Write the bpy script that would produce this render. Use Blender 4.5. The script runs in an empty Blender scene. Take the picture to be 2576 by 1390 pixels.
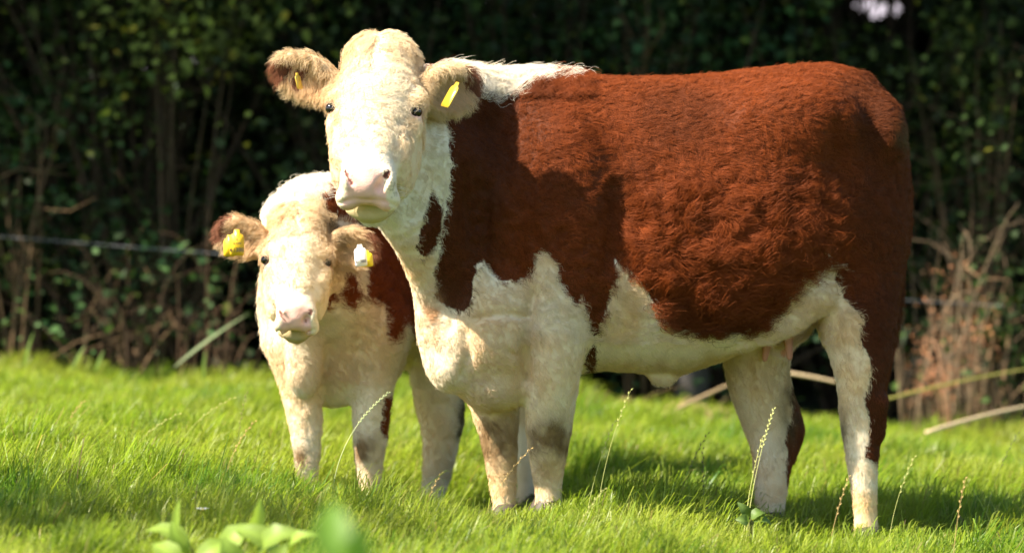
import bpy, math, random
import numpy as np
from mathutils import Vector, Matrix
R = math.radians
rng = np.random.default_rng(7)
random.seed(7)
sc = bpy.context.scene
COL = sc.collection

# ------------------------------------------------------------------ camera, sky, sun, exposure
CAM_Z, PITCH, FPX = 1.4, math.atan(557/10044.0), 10044.0
cam = bpy.data.objects.new("camera", bpy.data.cameras.new("camera"))
COL.objects.link(cam)
cam.location = (0, 0, CAM_Z)
cam.rotation_euler = (R(90)-PITCH, 0, 0)
cam.data.sensor_width = 36
cam.data.lens = 36*FPX/2576
cam.data.clip_end = 2000
cam.data.dof.use_dof = True
cam.data.dof.focus_distance = 11.8
cam.data.dof.aperture_fstop = 1.75
sc.camera = cam

SUN = np.array([0.64, 0.27, -0.72]); SUN /= np.linalg.norm(SUN)     # direction the light travels
world = bpy.data.worlds.new("World"); sc.world = world; world.use_nodes = True
nt = world.node_tree
sky = nt.nodes.new("ShaderNodeTexSky"); sky.sky_type = 'NISHITA'; sky.sun_disc = False
sky.sun_elevation = math.asin(-SUN[2])
sky.sun_rotation = math.atan2(-SUN[0], -SUN[1])
bg = nt.nodes["Background"]; bg.inputs["Strength"].default_value = 0.095
nt.links.new(sky.outputs[0], bg.inputs[0])
sl = bpy.data.lights.new("sun", 'SUN'); sl.energy = 5.0; sl.angle = R(0.53); sl.color = (1, .90, .76)
so = bpy.data.objects.new("sun", sl); COL.objects.link(so)
so.rotation_euler = Vector(SUN).to_track_quat('-Z', 'Y').to_euler()
so.location = (-6, -2, 12)
sc.view_settings.view_transform = 'Standard'; sc.view_settings.look = 'None'
sc.view_settings.gamma = 1; sc.view_settings.exposure = 1.7
sc.render.engine = 'CYCLES'
sc.cycles.use_denoising = True
sc.cycles.max_bounces = 8; sc.cycles.diffuse_bounces = 4; sc.cycles.transmission_bounces = 6
sc.cycles.transparent_max_bounces = 6
sc.cycles.caustics_reflective = False; sc.cycles.caustics_refractive = False
sc.cycles_curves.shape = 'RIBBONS'

cph, sph = math.cos(PITCH), math.sin(PITCH)
def P(zx, zy, d):
    """a picture position (2576 px wide frame) at ground distance d -> world point"""
    cx, cy = (zx-1288)/FPX, (695-zy)/FPX
    v = np.array([cx, cph+cy*sph, -sph+cy*cph])
    return np.array([0, 0, CAM_Z]) + v*(d/v[1])
def Zc(p):
    q = p - np.array([0, 0, CAM_Z])
    f = q[:, 1]*cph - q[:, 2]*sph; u = q[:, 1]*sph + q[:, 2]*cph
    return 1288+FPX*q[:, 0]/f, 695-FPX*u/f
def px(n, d=12.1): return n*d/FPX

# ------------------------------------------------------------------ numeric helpers
def hash3(i, j, k, seed=0):
    h = (i.astype(np.int64)*374761393 + j.astype(np.int64)*668265263 + k.astype(np.int64)*2147483647 + seed*974711) & 0x7fffffff
    h = ((h ^ (h >> 13))*1274126177) & 0x7fffffff
    h = ((h ^ (h >> 16))*668265263) & 0x7fffffff
    return ((h ^ (h >> 15)) & 0xffffff)/float(0xffffff)
def noise(p, scale, seed=0):
    q = p/scale; i = np.floor(q); f = q-i; f = f*f*(3-2*f); i = i.astype(np.int64)
    o = 0
    for a in (0, 1):
        for b in (0, 1):
            for c in (0, 1):
                w = (f[:, 0] if a else 1-f[:, 0])*(f[:, 1] if b else 1-f[:, 1])*(f[:, 2] if c else 1-f[:, 2])
                o = o + w*hash3(i[:, 0]+a, i[:, 1]+b, i[:, 2]+c, seed)
    return o*2-1
def norm(v): return v/np.maximum(np.linalg.norm(v, axis=-1, keepdims=True), 1e-9)
def inpoly(x, y, poly):
    r = np.zeros(len(x), bool); n = len(poly)
    for i in range(n):
        x0, y0 = poly[i]; x1, y1 = poly[(i+1) % n]
        if y0 == y1: continue
        c = ((y0 > y) != (y1 > y)) & (x < (x1-x0)*(y-y0)/(y1-y0)+x0)
        r ^= c
    return r
def sstep(a, b, x):
    t = np.clip((x-a)/(b-a), 0, 1); return t*t*(3-2*t)

def new_mesh(name, verts, faces, mat=None, parent=None, smooth=True, cols=None, link=True):
    """faces: (n,3) or (n,4) array, or a list of such arrays"""
    me = bpy.data.meshes.new(name)
    verts = np.asarray(verts, np.float32)
    fl = faces if isinstance(faces, list) else [faces]
    fl = [np.asarray(f, np.int32) for f in fl if len(f)]
    loops = np.concatenate([f.ravel() for f in fl])
    tot = np.concatenate([np.full(len(f), f.shape[1], np.int32) for f in fl])
    st = np.concatenate([[0], np.cumsum(tot)[:-1]]).astype(np.int32)
    me.vertices.add(len(verts)); me.vertices.foreach_set("co", verts.ravel())
    me.loops.add(len(loops)); me.loops.foreach_set("vertex_index", loops)
    me.polygons.add(len(tot)); me.polygons.foreach_set("loop_start", st)
    me.update(calc_edges=True)
    if smooth: me.polygons.foreach_set("use_smooth", np.ones(len(tot), bool))
    if cols is not None:
        a = me.attributes.new("tint", 'FLOAT_COLOR', 'POINT')
        c = np.ones((len(verts), 4), np.float32); c[:, :3] = cols
        a.data.foreach_set("color", c.ravel())
    me.validate()
    o = bpy.data.objects.new(name, me)
    if mat: me.materials.append(mat)
    if parent: o.parent = parent
    if link: COL.objects.link(o)
    return o
def tag(o, label=None, cat=None, group=None, kind=None):
    if label: o["label"] = label
    if cat: o["category"] = cat
    if group: o["group"] = group
    if kind: o["kind"] = kind
    return o
def empty(name, loc):
    o = bpy.data.objects.new(name, None); o.location = loc; COL.objects.link(o); o.empty_display_size = .1
    return o
def to_local(o, root):
    o.parent = root; o.matrix_parent_inverse = Matrix.Translation(-Vector(root.location))

# tube along a polyline
def tube(pts, rad, n=7):
    pts = np.asarray(pts, float); rad = np.broadcast_to(np.asarray(rad, float), (len(pts),))
    t = norm(np.gradient(pts, axis=0))
    ref = np.array([0.31, 0.9, 0.29]); a = norm(np.cross(t, ref)); b = np.cross(t, a)
    an = np.arange(n)*2*math.pi/n
    v = pts[:, None]+rad[:, None, None]*(np.cos(an)[None, :, None]*a[:, None]+np.sin(an)[None, :, None]*b[:, None])
    m = len(pts); v = v.reshape(-1, 3)
    i, j = np.meshgrid(np.arange(m-1), np.arange(n), indexing='ij')
    i, j = i.ravel(), j.ravel(); k = (j+1) % n
    f = np.stack([i*n+j, i*n+k, (i+1)*n+k, (i+1)*n+j], 1)
    v = np.vstack([v, pts[0], pts[-1]]); j = np.arange(n); k = (j+1) % n
    cap = np.vstack([np.stack([np.full(n, m*n), k, j], 1), np.stack([np.full(n, m*n+1), (m-1)*n+j, (m-1)*n+k], 1)])
    return v, f, cap
class MB:
    def __init__(s): s.v, s.q, s.t, s.c, s.n = [], [], [], [], 0
    def add(s, v, q=None, t=None, col=None):
        v = np.asarray(v, float); s.v.append(v)
        if q is not None and len(q): s.q.append(np.asarray(q)+s.n)
        if t is not None and len(t): s.t.append(np.asarray(t)+s.n)
        s.c.append(np.broadcast_to(np.asarray(col if col is not None else (.5, .5, .5), float), (len(v), 3)))
        s.n += len(v)
    def tube(s, pts, rad, n=6, col=None):
        v, q, t = tube(pts, rad, n); s.add(v, q, t, col)
    def build(s, name, mat, parent=None, smooth=True):
        f = []
        if s.q: f.append(np.concatenate(s.q))
        if s.t: f.append(np.concatenate(s.t))
        return new_mesh(name, np.concatenate(s.v), f, mat, parent, smooth, np.concatenate(s.c))

# ------------------------------------------------------------------ materials
def mat_new(name):
    m = bpy.data.materials.new(name); m.use_nodes = True
    return m, m.node_tree, m.node_tree.nodes["Principled BSDF"]
def mat_tint(name, rough=.6, spec=.3, trans=0., trans_gain=(1, 1, 1), noise_amt=0., noise_scale=40.):
    m, t, b = mat_new(name)
    a = t.nodes.new("ShaderNodeAttribute"); a.attribute_name = "tint"
    col = a.outputs["Color"]
    if noise_amt:
        n = t.nodes.new("ShaderNodeTexNoise"); n.inputs["Scale"].default_value = noise_scale; n.inputs["Detail"].default_value = 5
        mr = t.nodes.new("ShaderNodeMapRange"); mr.inputs["To Min"].default_value = 1-noise_amt; mr.inputs["To Max"].default_value = 1+noise_amt
        t.links.new(n.outputs["Fac"], mr.inputs["Value"])
        mx = t.nodes.new("ShaderNodeVectorMath"); mx.operation = 'SCALE'
        t.links.new(col, mx.inputs[0]); t.links.new(mr.outputs[0], mx.inputs["Scale"]); col = mx.outputs[0]
    t.links.new(col, b.inputs["Base Color"])
    b.inputs["Roughness"].default_value = rough; b.inputs["Specular IOR Level"].default_value = spec
    if trans:
        tr = t.nodes.new("ShaderNodeBsdfTranslucent")
        g = t.nodes.new("ShaderNodeVectorMath"); g.operation = 'MULTIPLY'; g.inputs[1].default_value = trans_gain
        t.links.new(col, g.inputs[0]); t.links.new(g.outputs[0], tr.inputs["Color"])
        mx = t.nodes.new("ShaderNodeMixShader"); mx.inputs[0].default_value = trans
        t.links.new(b.outputs[0], mx.inputs[1]); t.links.new(tr.outputs[0], mx.inputs[2])
        t.links.new(mx.outputs[0], t.nodes["Material Output"].inputs["Surface"])
    return m
M_GRASS = mat_tint("grass_blade", .42, .42, .5, (1.35, 1.45, .9))
M_LEAF = mat_tint("hedge_leaf", .6, .15, .25, (1.2, 1.2, .7))
M_DOCK = mat_tint("dock_leaf", .5, .35, .45, (1.2, 1.2, .7), .12, 60)
M_DRY = mat_tint("dry_stem", .8, .15, 0, (1, 1, 1), .25, 60)
M_BARK = mat_tint("bark", .9, .1, 0, (1, 1, 1), .4, 30)
M_SKIN = mat_tint("hide", .75, .15)
_t = M_SKIN.node_tree; _n = _t.nodes.new("ShaderNodeTexNoise"); _n.inputs["Scale"].default_value = 220; _n.inputs["Detail"].default_value = 3
_tc = _t.nodes.new("ShaderNodeTexCoord"); _t.links.new(_tc.outputs["Object"], _n.inputs["Vector"])
_bp = _t.nodes.new("ShaderNodeBump"); _bp.inputs["Strength"].default_value = .35; _bp.inputs["Distance"].default_value = .004
_t.links.new(_n.outputs["Fac"], _bp.inputs["Height"]); _t.links.new(_bp.outputs[0], _t.nodes["Principled BSDF"].inputs["Normal"])
_t.nodes["Principled BSDF"].inputs["Roughness"].default_value = .6; _t.nodes["Principled BSDF"].inputs["Specular IOR Level"].default_value = .08
M_PLAST = mat_tint("tag_plastic", .35, .5)
M_WIRE = mat_tint("fence_wire", .45, .5)
M_HOOF = mat_tint("hoof_horn", .55, .3, 0, (1, 1, 1), .3, 50)
M_EYE, _t, _b = mat_new("wet_eye"); _b.inputs["Base Color"].default_value = (.006, .004, .003, 1); _b.inputs["Roughness"].default_value = .08
M_INK, _t, _b = mat_new("tag_ink"); _b.inputs["Base Color"].default_value = (.03, .022, .012, 1); _b.inputs["Roughness"].default_value = .7
M_HAIR, _t, _b = mat_new("coat_hair")
_a = _t.nodes.new("ShaderNodeAttribute"); _a.attribute_name = "tint"
_t.links.new(_a.outputs["Color"], _b.inputs["Base Color"])
_b.inputs["Roughness"].default_value = .5; _b.inputs["Specular IOR Level"].default_value = .12
_tr = _t.nodes.new("ShaderNodeBsdfTranslucent"); _t.links.new(_a.outputs["Color"], _tr.inputs["Color"])
_mx = _t.nodes.new("ShaderNodeMixShader"); _mx.inputs[0].default_value = .18
_t.links.new(_b.outputs[0], _mx.inputs[1]); _t.links.new(_tr.outputs[0], _mx.inputs[2])
_t.links.new(_mx.outputs[0], _t.nodes["Material Output"].inputs["Surface"])

# ------------------------------------------------------------------ ground
HOOVES = [P(1380, 1303, 12.12), P(1268, 1327, 12.2), P(2178, 1384, 12.13), P(1938, 1344, 12.42),
          P(776, 1256, 12.5), P(928, 1274, 12.5), P(1078, 1318, 12.85), P(1322, 1285, 13.1)]
HV = np.array(HOOVES)
def g0(x, y): return -.034-0.28*np.tanh(x*.07/.28) + .012*np.sin(x*2.1+y*1.3)+.01*np.sin(x*.9-y*2.3+1)
_K = np.exp(-((HV[:, None, :2]-HV[None, :, :2])**2).sum(-1)/(2*.28**2))
_w = np.linalg.solve(_K+1e-3*np.eye(len(HV)), HV[:, 2]-g0(HV[:, 0], HV[:, 1]))
def ground(x, y):
    x = np.asarray(x, float); y = np.asarray(y, float); z = g0(x, y)
    for (hx, hy, _), w in zip(HOOVES, _w): z = z + w*np.exp(-((x-hx)**2+(y-hy)**2)/(2*.28**2))
    return z
def ground_mesh():
    xs = np.unique(np.concatenate([np.linspace(-200, -6, 20), np.linspace(-6, 6, 121), np.linspace(6, 200, 20)]))
    ys = np.unique(np.concatenate([np.linspace(-40, 6, 12), np.linspace(6, 22, 150), np.linspace(22, 600, 24)]))
    X, Y = np.meshgrid(xs, ys, indexing='ij'); Zg = ground(X, Y)
    v = np.stack([X, Y, Zg], -1).reshape(-1, 3); ny = len(ys)
    i, j = np.meshgrid(np.arange(len(xs)-1), np.arange(ny-1), indexing='ij'); i, j = i.ravel(), j.ravel()
    f = np.stack([i*ny+j, (i+1)*ny+j, (i+1)*ny+j+1, i*ny+j+1], 1)
    m, t, b = mat_new("meadow_soil")
    n = t.nodes.new("ShaderNodeTexNoise"); n.inputs["Scale"].default_value = 14; n.inputs["Detail"].default_value = 8
    c = t.nodes.new("ShaderNodeValToRGB")
    c.color_ramp.elements[0].position = .3; c.color_ramp.elements[0].color = (.03, .05, .012, 1)
    c.color_ramp.elements[1].position = .75; c.color_ramp.elements[1].color = (.08, .13, .025, 1)
    tc = t.nodes.new("ShaderNodeTexCoord"); t.links.new(tc.outputs["Object"], n.inputs["Vector"])
    t.links.new(n.outputs["Fac"], c.inputs[0]); t.links.new(c.outputs[0], b.inputs["Base Color"]); b.inputs["Roughness"].default_value = .95
    o = new_mesh("ground", v, f, m); tag(o, "green pasture ground under the grass", None, None, "structure")
ground_mesh()

# ------------------------------------------------------------------ signed distance sculpting
class SDF:
    def __init__(s, lo, hi, h):
        s.h = h; s.lo = np.array(lo, float)
        n = np.ceil((np.array(hi)-s.lo)/h).astype(int)+1
        s.ax = [(s.lo[i]+h*np.arange(n[i])).astype(np.float32) for i in range(3)]
        s.g = np.full(n, 1.0, np.float32)
    def _sl(s, lo, hi):
        r = []
        for i in range(3):
            a = int(np.clip(np.floor((lo[i]-s.lo[i])/s.h), 0, len(s.ax[i])-1)); b = int(np.clip(np.ceil((hi[i]-s.lo[i])/s.h)+1, a+1, len(s.ax[i])))
            r.append(slice(a, b))
        return tuple(r)
    def _co(s, sl): return s.ax[0][sl[0]][:, None, None], s.ax[1][sl[1]][None, :, None], s.ax[2][sl[2]][None, None, :]
    def _mix(s, sl, b, k, sub):
        a = s.g[sl]
        if sub:
            b = -b; h = np.maximum(k-np.abs(a-b), 0)/k; s.g[sl] = np.maximum(a, b)+h*h*k*.25
        else:
            h = np.maximum(k-np.abs(a-b), 0)/k; s.g[sl] = np.minimum(a, b)-h*h*k*.25
    def ell(s, c, r, rot=None, k=.03, sub=False):
        """ellipsoid: centre, radii along the rows of rot"""
        c = np.asarray(c, float); r = np.asarray(r, float); rot = np.eye(3) if rot is None else np.asarray(rot, float)
        e = np.sqrt(((rot*r[:, None])**2).sum(0)) + k + 2*s.h
        sl = s._sl(c-e, c+e); x, y, z = s._co(sl); x = x-np.float32(c[0]); y = y-np.float32(c[1]); z = z-np.float32(c[2])
        k0 = 0; k1 = 0
        for i in range(3):
            q = (np.float32(rot[i, 0])*x+np.float32(rot[i, 1])*y+np.float32(rot[i, 2])*z)
            k0 = k0+(q/np.float32(r[i]))**2; k1 = k1+(q/np.float32(r[i]**2))**2
        k0 = np.sqrt(k0); k1 = np.sqrt(k1)
        s._mix(sl, k0*(k0-1)/np.maximum(k1, 1e-6), k, sub)
    def chain(s, pts, rad, k=.03, flat=None, sub=False):
        """smooth tapered limb: flat=(axis vector, factor) squashes the section along that axis"""
        pts = np.asarray(pts, float); rad = np.asarray(rad, float)
        if len(pts) > 2:            # Catmull-Rom through the joints
            q = np.vstack([2*pts[0]-pts[1], pts, 2*pts[-1]-pts[-2]]); r = np.concatenate([[rad[0]], rad, [rad[-1]]]); P2, R2 = [], []
            for i in range(1, len(q)-2):
                for t in (0, .25, .5, .75):
                    f = lambda c: .5*(2*c[i]+(c[i+1]-c[i-1])*t+(2*c[i-1]-5*c[i]+4*c[i+1]-c[i+2])*t*t+(3*c[i]-c[i-1]-3*c[i+1]+c[i+2])*t**3)
                    P2.append(f(q)); R2.append(max(f(r), .001))
            pts = np.array(P2+[pts[-1]]); rad = np.array(R2+[rad[-1]])
        e = rad.max()*(1 if not flat else max(1, flat[1]))+k+2*s.h
        full = s._sl(pts.min(0)-e, pts.max(0)+e); acc = np.full(s.g[full].shape, 1., np.float32); off = [q.start for q in full]
        for (a, ra), (b, rb) in zip(list(zip(pts, rad))[:-1], list(zip(pts, rad))[1:]):
            e = max(ra, rb)*(1 if not flat else max(1, flat[1]))+k+2*s.h
            sl = s._sl(np.minimum(a, b)-e, np.maximum(a, b)+e); x, y, z = s._co(sl)
            ba = b-a; L2 = float(ba@ba)
            dx, dy, dz = x-np.float32(a[0]), y-np.float32(a[1]), z-np.float32(a[2])
            t = np.clip((dx*ba[0]+dy*ba[1]+dz*ba[2])/L2, 0, 1).astype(np.float32)
            qx, qy, qz = dx-t*np.float32(ba[0]), dy-t*np.float32(ba[1]), dz-t*np.float32(ba[2])
            if flat:
                n = np.asarray(flat[0], float); n /= np.linalg.norm(n); m = np.float32(1/flat[1]-1)
                d = qx*n[0]+qy*n[1]+qz*n[2]; qx, qy, qz = qx+m*d*n[0], qy+m*d*n[1], qz+m*d*n[2]
            d = (np.sqrt(qx*qx+qy*qy+qz*qz)-(np.float32(ra)+t*np.float32(rb-ra))).astype(np.float32)
            ls = tuple(slice(q.start-o, q.stop-o) for q, o in zip(sl, off)); acc[ls] = np.minimum(acc[ls], d)
        s._mix(full, acc, k, sub)
    def loft(s, st, o, u, v, k=.03):
        """trunk through stations (U, ztop, zbot, halfwidth) along u; v is the lateral axis"""
        st = np.array(st, float); lo = [1e9]*3; hi = [-1e9]*3
        for U, a, b, w in st:
            for sg in (-1, 1):
                p = o+u*U+v*w*sg
                for z in (a, b):
                    for i, q in enumerate((p[0], p[1], z)): lo[i] = min(lo[i], q); hi[i] = max(hi[i], q)
        sl = s._sl(np.array(lo)-.06, np.array(hi)+.06); x, y, z = s._co(sl)
        U = (x-o[0])*u[0]+(y-o[1])*u[1]; V = (x-o[0])*v[0]+(y-o[1])*v[1]
        def itp(c):   # smooth (monotone-ish) interpolation through a fine table
            g = np.linspace(st[0, 0]-.1, st[-1, 0]+.1, 600); w = np.interp(g, st[:, 0], c)
            ker = np.hanning(25); ker /= ker.sum(); w2 = np.convolve(np.pad(w, 12, mode='edge'), ker, 'valid')
            return np.interp(U, g, w2).astype(np.float32)
        top, bot, hw = itp(st[:, 1]), itp(st[:, 2]), itp(st[:, 3])
        H = top-bot; zc = bot+.42*H
        up = z > zc; hh = np.where(up, .58*H, .42*H)
        a = np.abs(V)/hw; b = np.abs(z-zc)/hh
        ex = np.where(up, 2.25, 2.0)
        q = (a**ex+b**ex)**(1/ex)
        d = (q-1)*np.minimum(hw, hh)*.95
        over = np.maximum(np.maximum(st[0, 0]-U, U-st[-1, 0]), -1)
        d = np.where(over > 0, np.maximum(d, over), d)
        s._mix(sl, d.astype(np.float32), k, False)
    def hit(s, zx, zy, d0):
        """first surface point met along the sight line through picture position (zx, zy)"""
        d = np.arange(d0, d0+2.2, .002); a, b = P(zx, zy, 10.), P(zx, zy, 11.); q = a+(b-a)*(d-10.)[:, None]
        i = np.round((q-s.lo)/s.h).astype(int); ok = ((i >= 0) & (i < np.array(s.g.shape))).all(1)
        i = np.clip(i, 0, np.array(s.g.shape)-1); val = np.where(ok, s.g[i[:, 0], i[:, 1], i[:, 2]], 1.)
        return q[np.argmax(val < 0)] if (val < 0).any() else None
    def mesh(s, smooth=2):
        g = s.g; sg = g < 0
        n = np.array(g.shape)
        cnt = np.zeros(n-1, np.uint8)
        for a in (0, 1):
            for b in (0, 1):
                for c in (0, 1): cnt += sg[a:n[0]-1+a, b:n[1]-1+b, c:n[2]-1+c]
        act = np.argwhere((cnt > 0) & (cnt < 8))
        cv = {}
        for a in (0, 1):
            for b in (0, 1):
                for c in (0, 1): cv[a, b, c] = g[act[:, 0]+a, act[:, 1]+b, act[:, 2]+c]
        acc = np.zeros((len(act), 3)); w = np.zeros(len(act))
        for A in list(cv):
            for i in range(3):
                if A[i] == 0:
                    B = list(A); B[i] = 1; B = tuple(B)
                    va, vb = cv[A], cv[B]; m = (va < 0) != (vb < 0)
                    t = va[m]/(va[m]-vb[m]); p = np.tile(np.array(A, float), (m.sum(), 1)); p[:, i] = t
                    acc[m] += p; w[m] += 1
        vtx = (act+acc/w[:, None])*s.h+s.lo
        idx = np.full(n-1, -1, np.int32); idx[act[:, 0], act[:, 1], act[:, 2]] = np.arange(len(act))
        quads = []
        for i in range(3):
            j, k = (i+1) % 3, (i+2) % 3
            sa = [slice(0, None)]*3; sb = [slice(0, None)]*3; sa[i] = slice(0, -1); sb[i] = slice(1, None)
            A, B = sg[tuple(sa)], sg[tuple(sb)]
            e = np.argwhere(A != B); ok = (e[:, j] > 0) & (e[:, k] > 0) & (e[:, j] < n[j]-1) & (e[:, k] < n[k]-1); e = e[ok]
            fl = A[e[:, 0], e[:, 1], e[:, 2]]
            def at(dj, dk):
                q = e.copy(); q[:, j] -= dj; q[:, k] -= dk; return idx[q[:, 0], q[:, 1], q[:, 2]]
            q = np.stack([at(1, 1), at(0, 1), at(0, 0), at(1, 0)], 1)
            q[~fl] = q[~fl][:, ::-1]; quads.append(q)
        F = np.concatenate(quads)
        for _ in range(smooth):
            sm = np.zeros_like(vtx); c = np.zeros(len(vtx))
            for a in range(4):
                for b in (1, 3):
                    np.add.at(sm, F[:, a], vtx[F[:, (a+b) % 4]]); np.add.at(c, F[:, a], 1)
            vtx = vtx*.4+.6*sm/c[:, None]
        return vtx, F
def vnormals(v, F):
    fn = np.cross(v[F[:, 2]]-v[F[:, 0]], v[F[:, 3]]-v[F[:, 1]]); N = np.zeros_like(v)
    for a in range(4): np.add.at(N, F[:, a], fn)
    return norm(N)

def longer(pts, add=31, span=150):
    yl = pts[-1][1]; return [(x, y+add*min(1, max(0, (y-yl+span)/span)), r) for x, y, r in pts]
# ------------------------------------------------------------------ head (shared by cow and calf)
class Head:
    """local axes: s down the face from the poll, t to the viewer's right, w out of the face; metres of an adult head times S"""
    def __init__(h, eye_mid, S, turn, tilt, roll=0.):
        h.S = S; tu, ti = R(turn), R(tilt)
        n0 = np.array([-math.sin(tu), -math.cos(tu), 0]); r = np.array([math.cos(tu), -math.sin(tu), 0]); Z = np.array([0, 0, 1.])
        a = -Z*math.cos(ti)+n0*math.sin(ti); b = n0*math.cos(ti)+Z*math.sin(ti)
        cr, sr = math.cos(R(roll)), math.sin(R(roll))
        a, r = a*cr+r*sr, r*cr-a*sr
        h.a, h.r, h.b = a, r, b; h.rot = np.stack([a, r, b]); h.o = np.asarray(eye_mid)-S*(.2*a-.05*b)
    def p(h, s, t, w): return h.o+h.S*(s*h.a+t*h.r+w*h.b)
    def loc(h, q): d = (q-h.o)/h.S; return d@h.a, d@h.r, d@h.b
    def sculpt(h, G, feat):
        S = h.S; E = lambda s, t, w, rs, rt, rw, k=.03, sub=False: G.ell(h.p(s, t, w), np.array([rs, rt, rw])*S, h.rot, k*S, sub)
        C = lambda pts, rad, k=.03, flat=None, sub=False: G.chain([h.p(*q) for q in pts], [q*S for q in rad], k*S, flat, sub)
        E(.11, 0, -.11, .15, .125, .125, .04)                       # cranium
        E(.17, 0, -.075, .13, .128, .085, .04)                      # forehead
        E(.0, .0, -.09, .09, .108, .095, .03)                       # poll tuft mound
        C([(.17, 0, -.06), (.30, 0, -.06), (.41, 0, -.066)], [.094, .080, .068], .04, (h.b, .85))
        E(.27, 0, -.13, .15, .1, .1, .04)
        for g in (-1, 1):
            E(.25, g*.085, -.16, .15, .05, .115, .04)                # jaw plates
            E(.275, g*.085, -.075, .10, .03, .035, .03)              # cheekbone ridge
            E(.165, g*.118, -.050, .042, .028, .034, .02)            # brow
            E(.240, g*.118, -.075, .035, .022, .03, .02)            # lower lid swell
        E(.43, .002, -.065, .06, .074, .066, .035)                     # muzzle
        E(.468, .002, -.078, .036, .062, .056, .02)                    # nose pad
        for g in (-1, 1):
            E(.455, g*.055+.004, -.05, .038, .026, .045, .015)           # nostril wings
            E(.482, g*.058+.002, -.100, .032, .036, .042, .02)          # upper lip
        C([(.20, .005, -.22), (.34, .005, -.21), (.43, .0, -.20)], [.10, .085, .062], .03)   # lower jaw
        E(.452, -.002, -.184, .044, .074, .036, .006)                   # chin and lower lip
        H = lambda q: G.hit(*q, 10.9)
        h.noz = []
        for path, r in feat['nostrils']:
            pts = [z for z in map(H, path) if z is not None]; h.noz.append((pts, max(r))); pts = [q+np.array([0, .004, 0]) for q in pts]
            G.chain(pts, r, .008, None, True)
        m = [z+np.array([0, .001, 0]) for z in map(H, feat['mouth']) if z is not None]
        G.chain(m, [.004*S]+[.006*S]*(len(m)-2)+[.004*S], .006, None, True)
        h.eyes = []
        for q in feat['eyes']:
            c = H(q); G.ell(c+np.array([0, -.001, .002]), np.array([.019, .018, .0155])*S, None, .008, True)
            h.eyes.append(c+np.array([0, .0125*S, 0]))
    def nozd(h, q): return np.min([np.linalg.norm(q-z-np.array([0, .005, 0]), axis=1)-r*.75 for ps, r in h.noz for k in range(len(ps)-1) for z in (ps[k], (ps[k]+ps[k+1])/2, ps[k+1])], axis=0)
    def ear(h, G, base, tip, width, face, S, k=.02):
        """cupped ear from base to tip opening towards 'face'"""
        base = np.asarray(base); tip = np.asarray(tip); L = tip-base; ln = np.linalg.norm(L); a = L/ln
        f = norm(np.asarray(face, float)-a*np.dot(face, a)); b = np.cross(f, a); rot = np.stack([a, b, f])
        c = (base+tip)/2
        G.chain([base-a*ln*.25, base+a*ln*.2], [.034*S, .045*S], k)
        G.ell(c, [ln*.54, width, .036*S], rot, k)
        G.ell(c+a*ln*.06+f*.034*S, [ln*.46, width*.78, .036*S], rot, .008, True)
        return dict(c=c, a=a, b=b, f=f, ln=ln, w=width)
def eye_part(h, side, root):
    c = h.eyes[0 if side < 0 else 1]; r = .0185*h.S
    th, ph = np.meshgrid(np.linspace(0, math.pi, 15), np.arange(24)*2*math.pi/24, indexing='ij')
    v = np.stack([np.sin(th)*np.cos(ph), np.sin(th)*np.sin(ph), np.cos(th)], -1).reshape(-1, 3)*r+c
    i, j = np.meshgrid(np.arange(14), np.arange(24), indexing='ij'); i, j = i.ravel(), j.ravel(); kk = (j+1) % 24
    o = new_mesh("eye", v, np.stack([i*24+j, (i+1)*24+j, (i+1)*24+kk, i*24+kk], 1), M_EYE); to_local(o, root)

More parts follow.
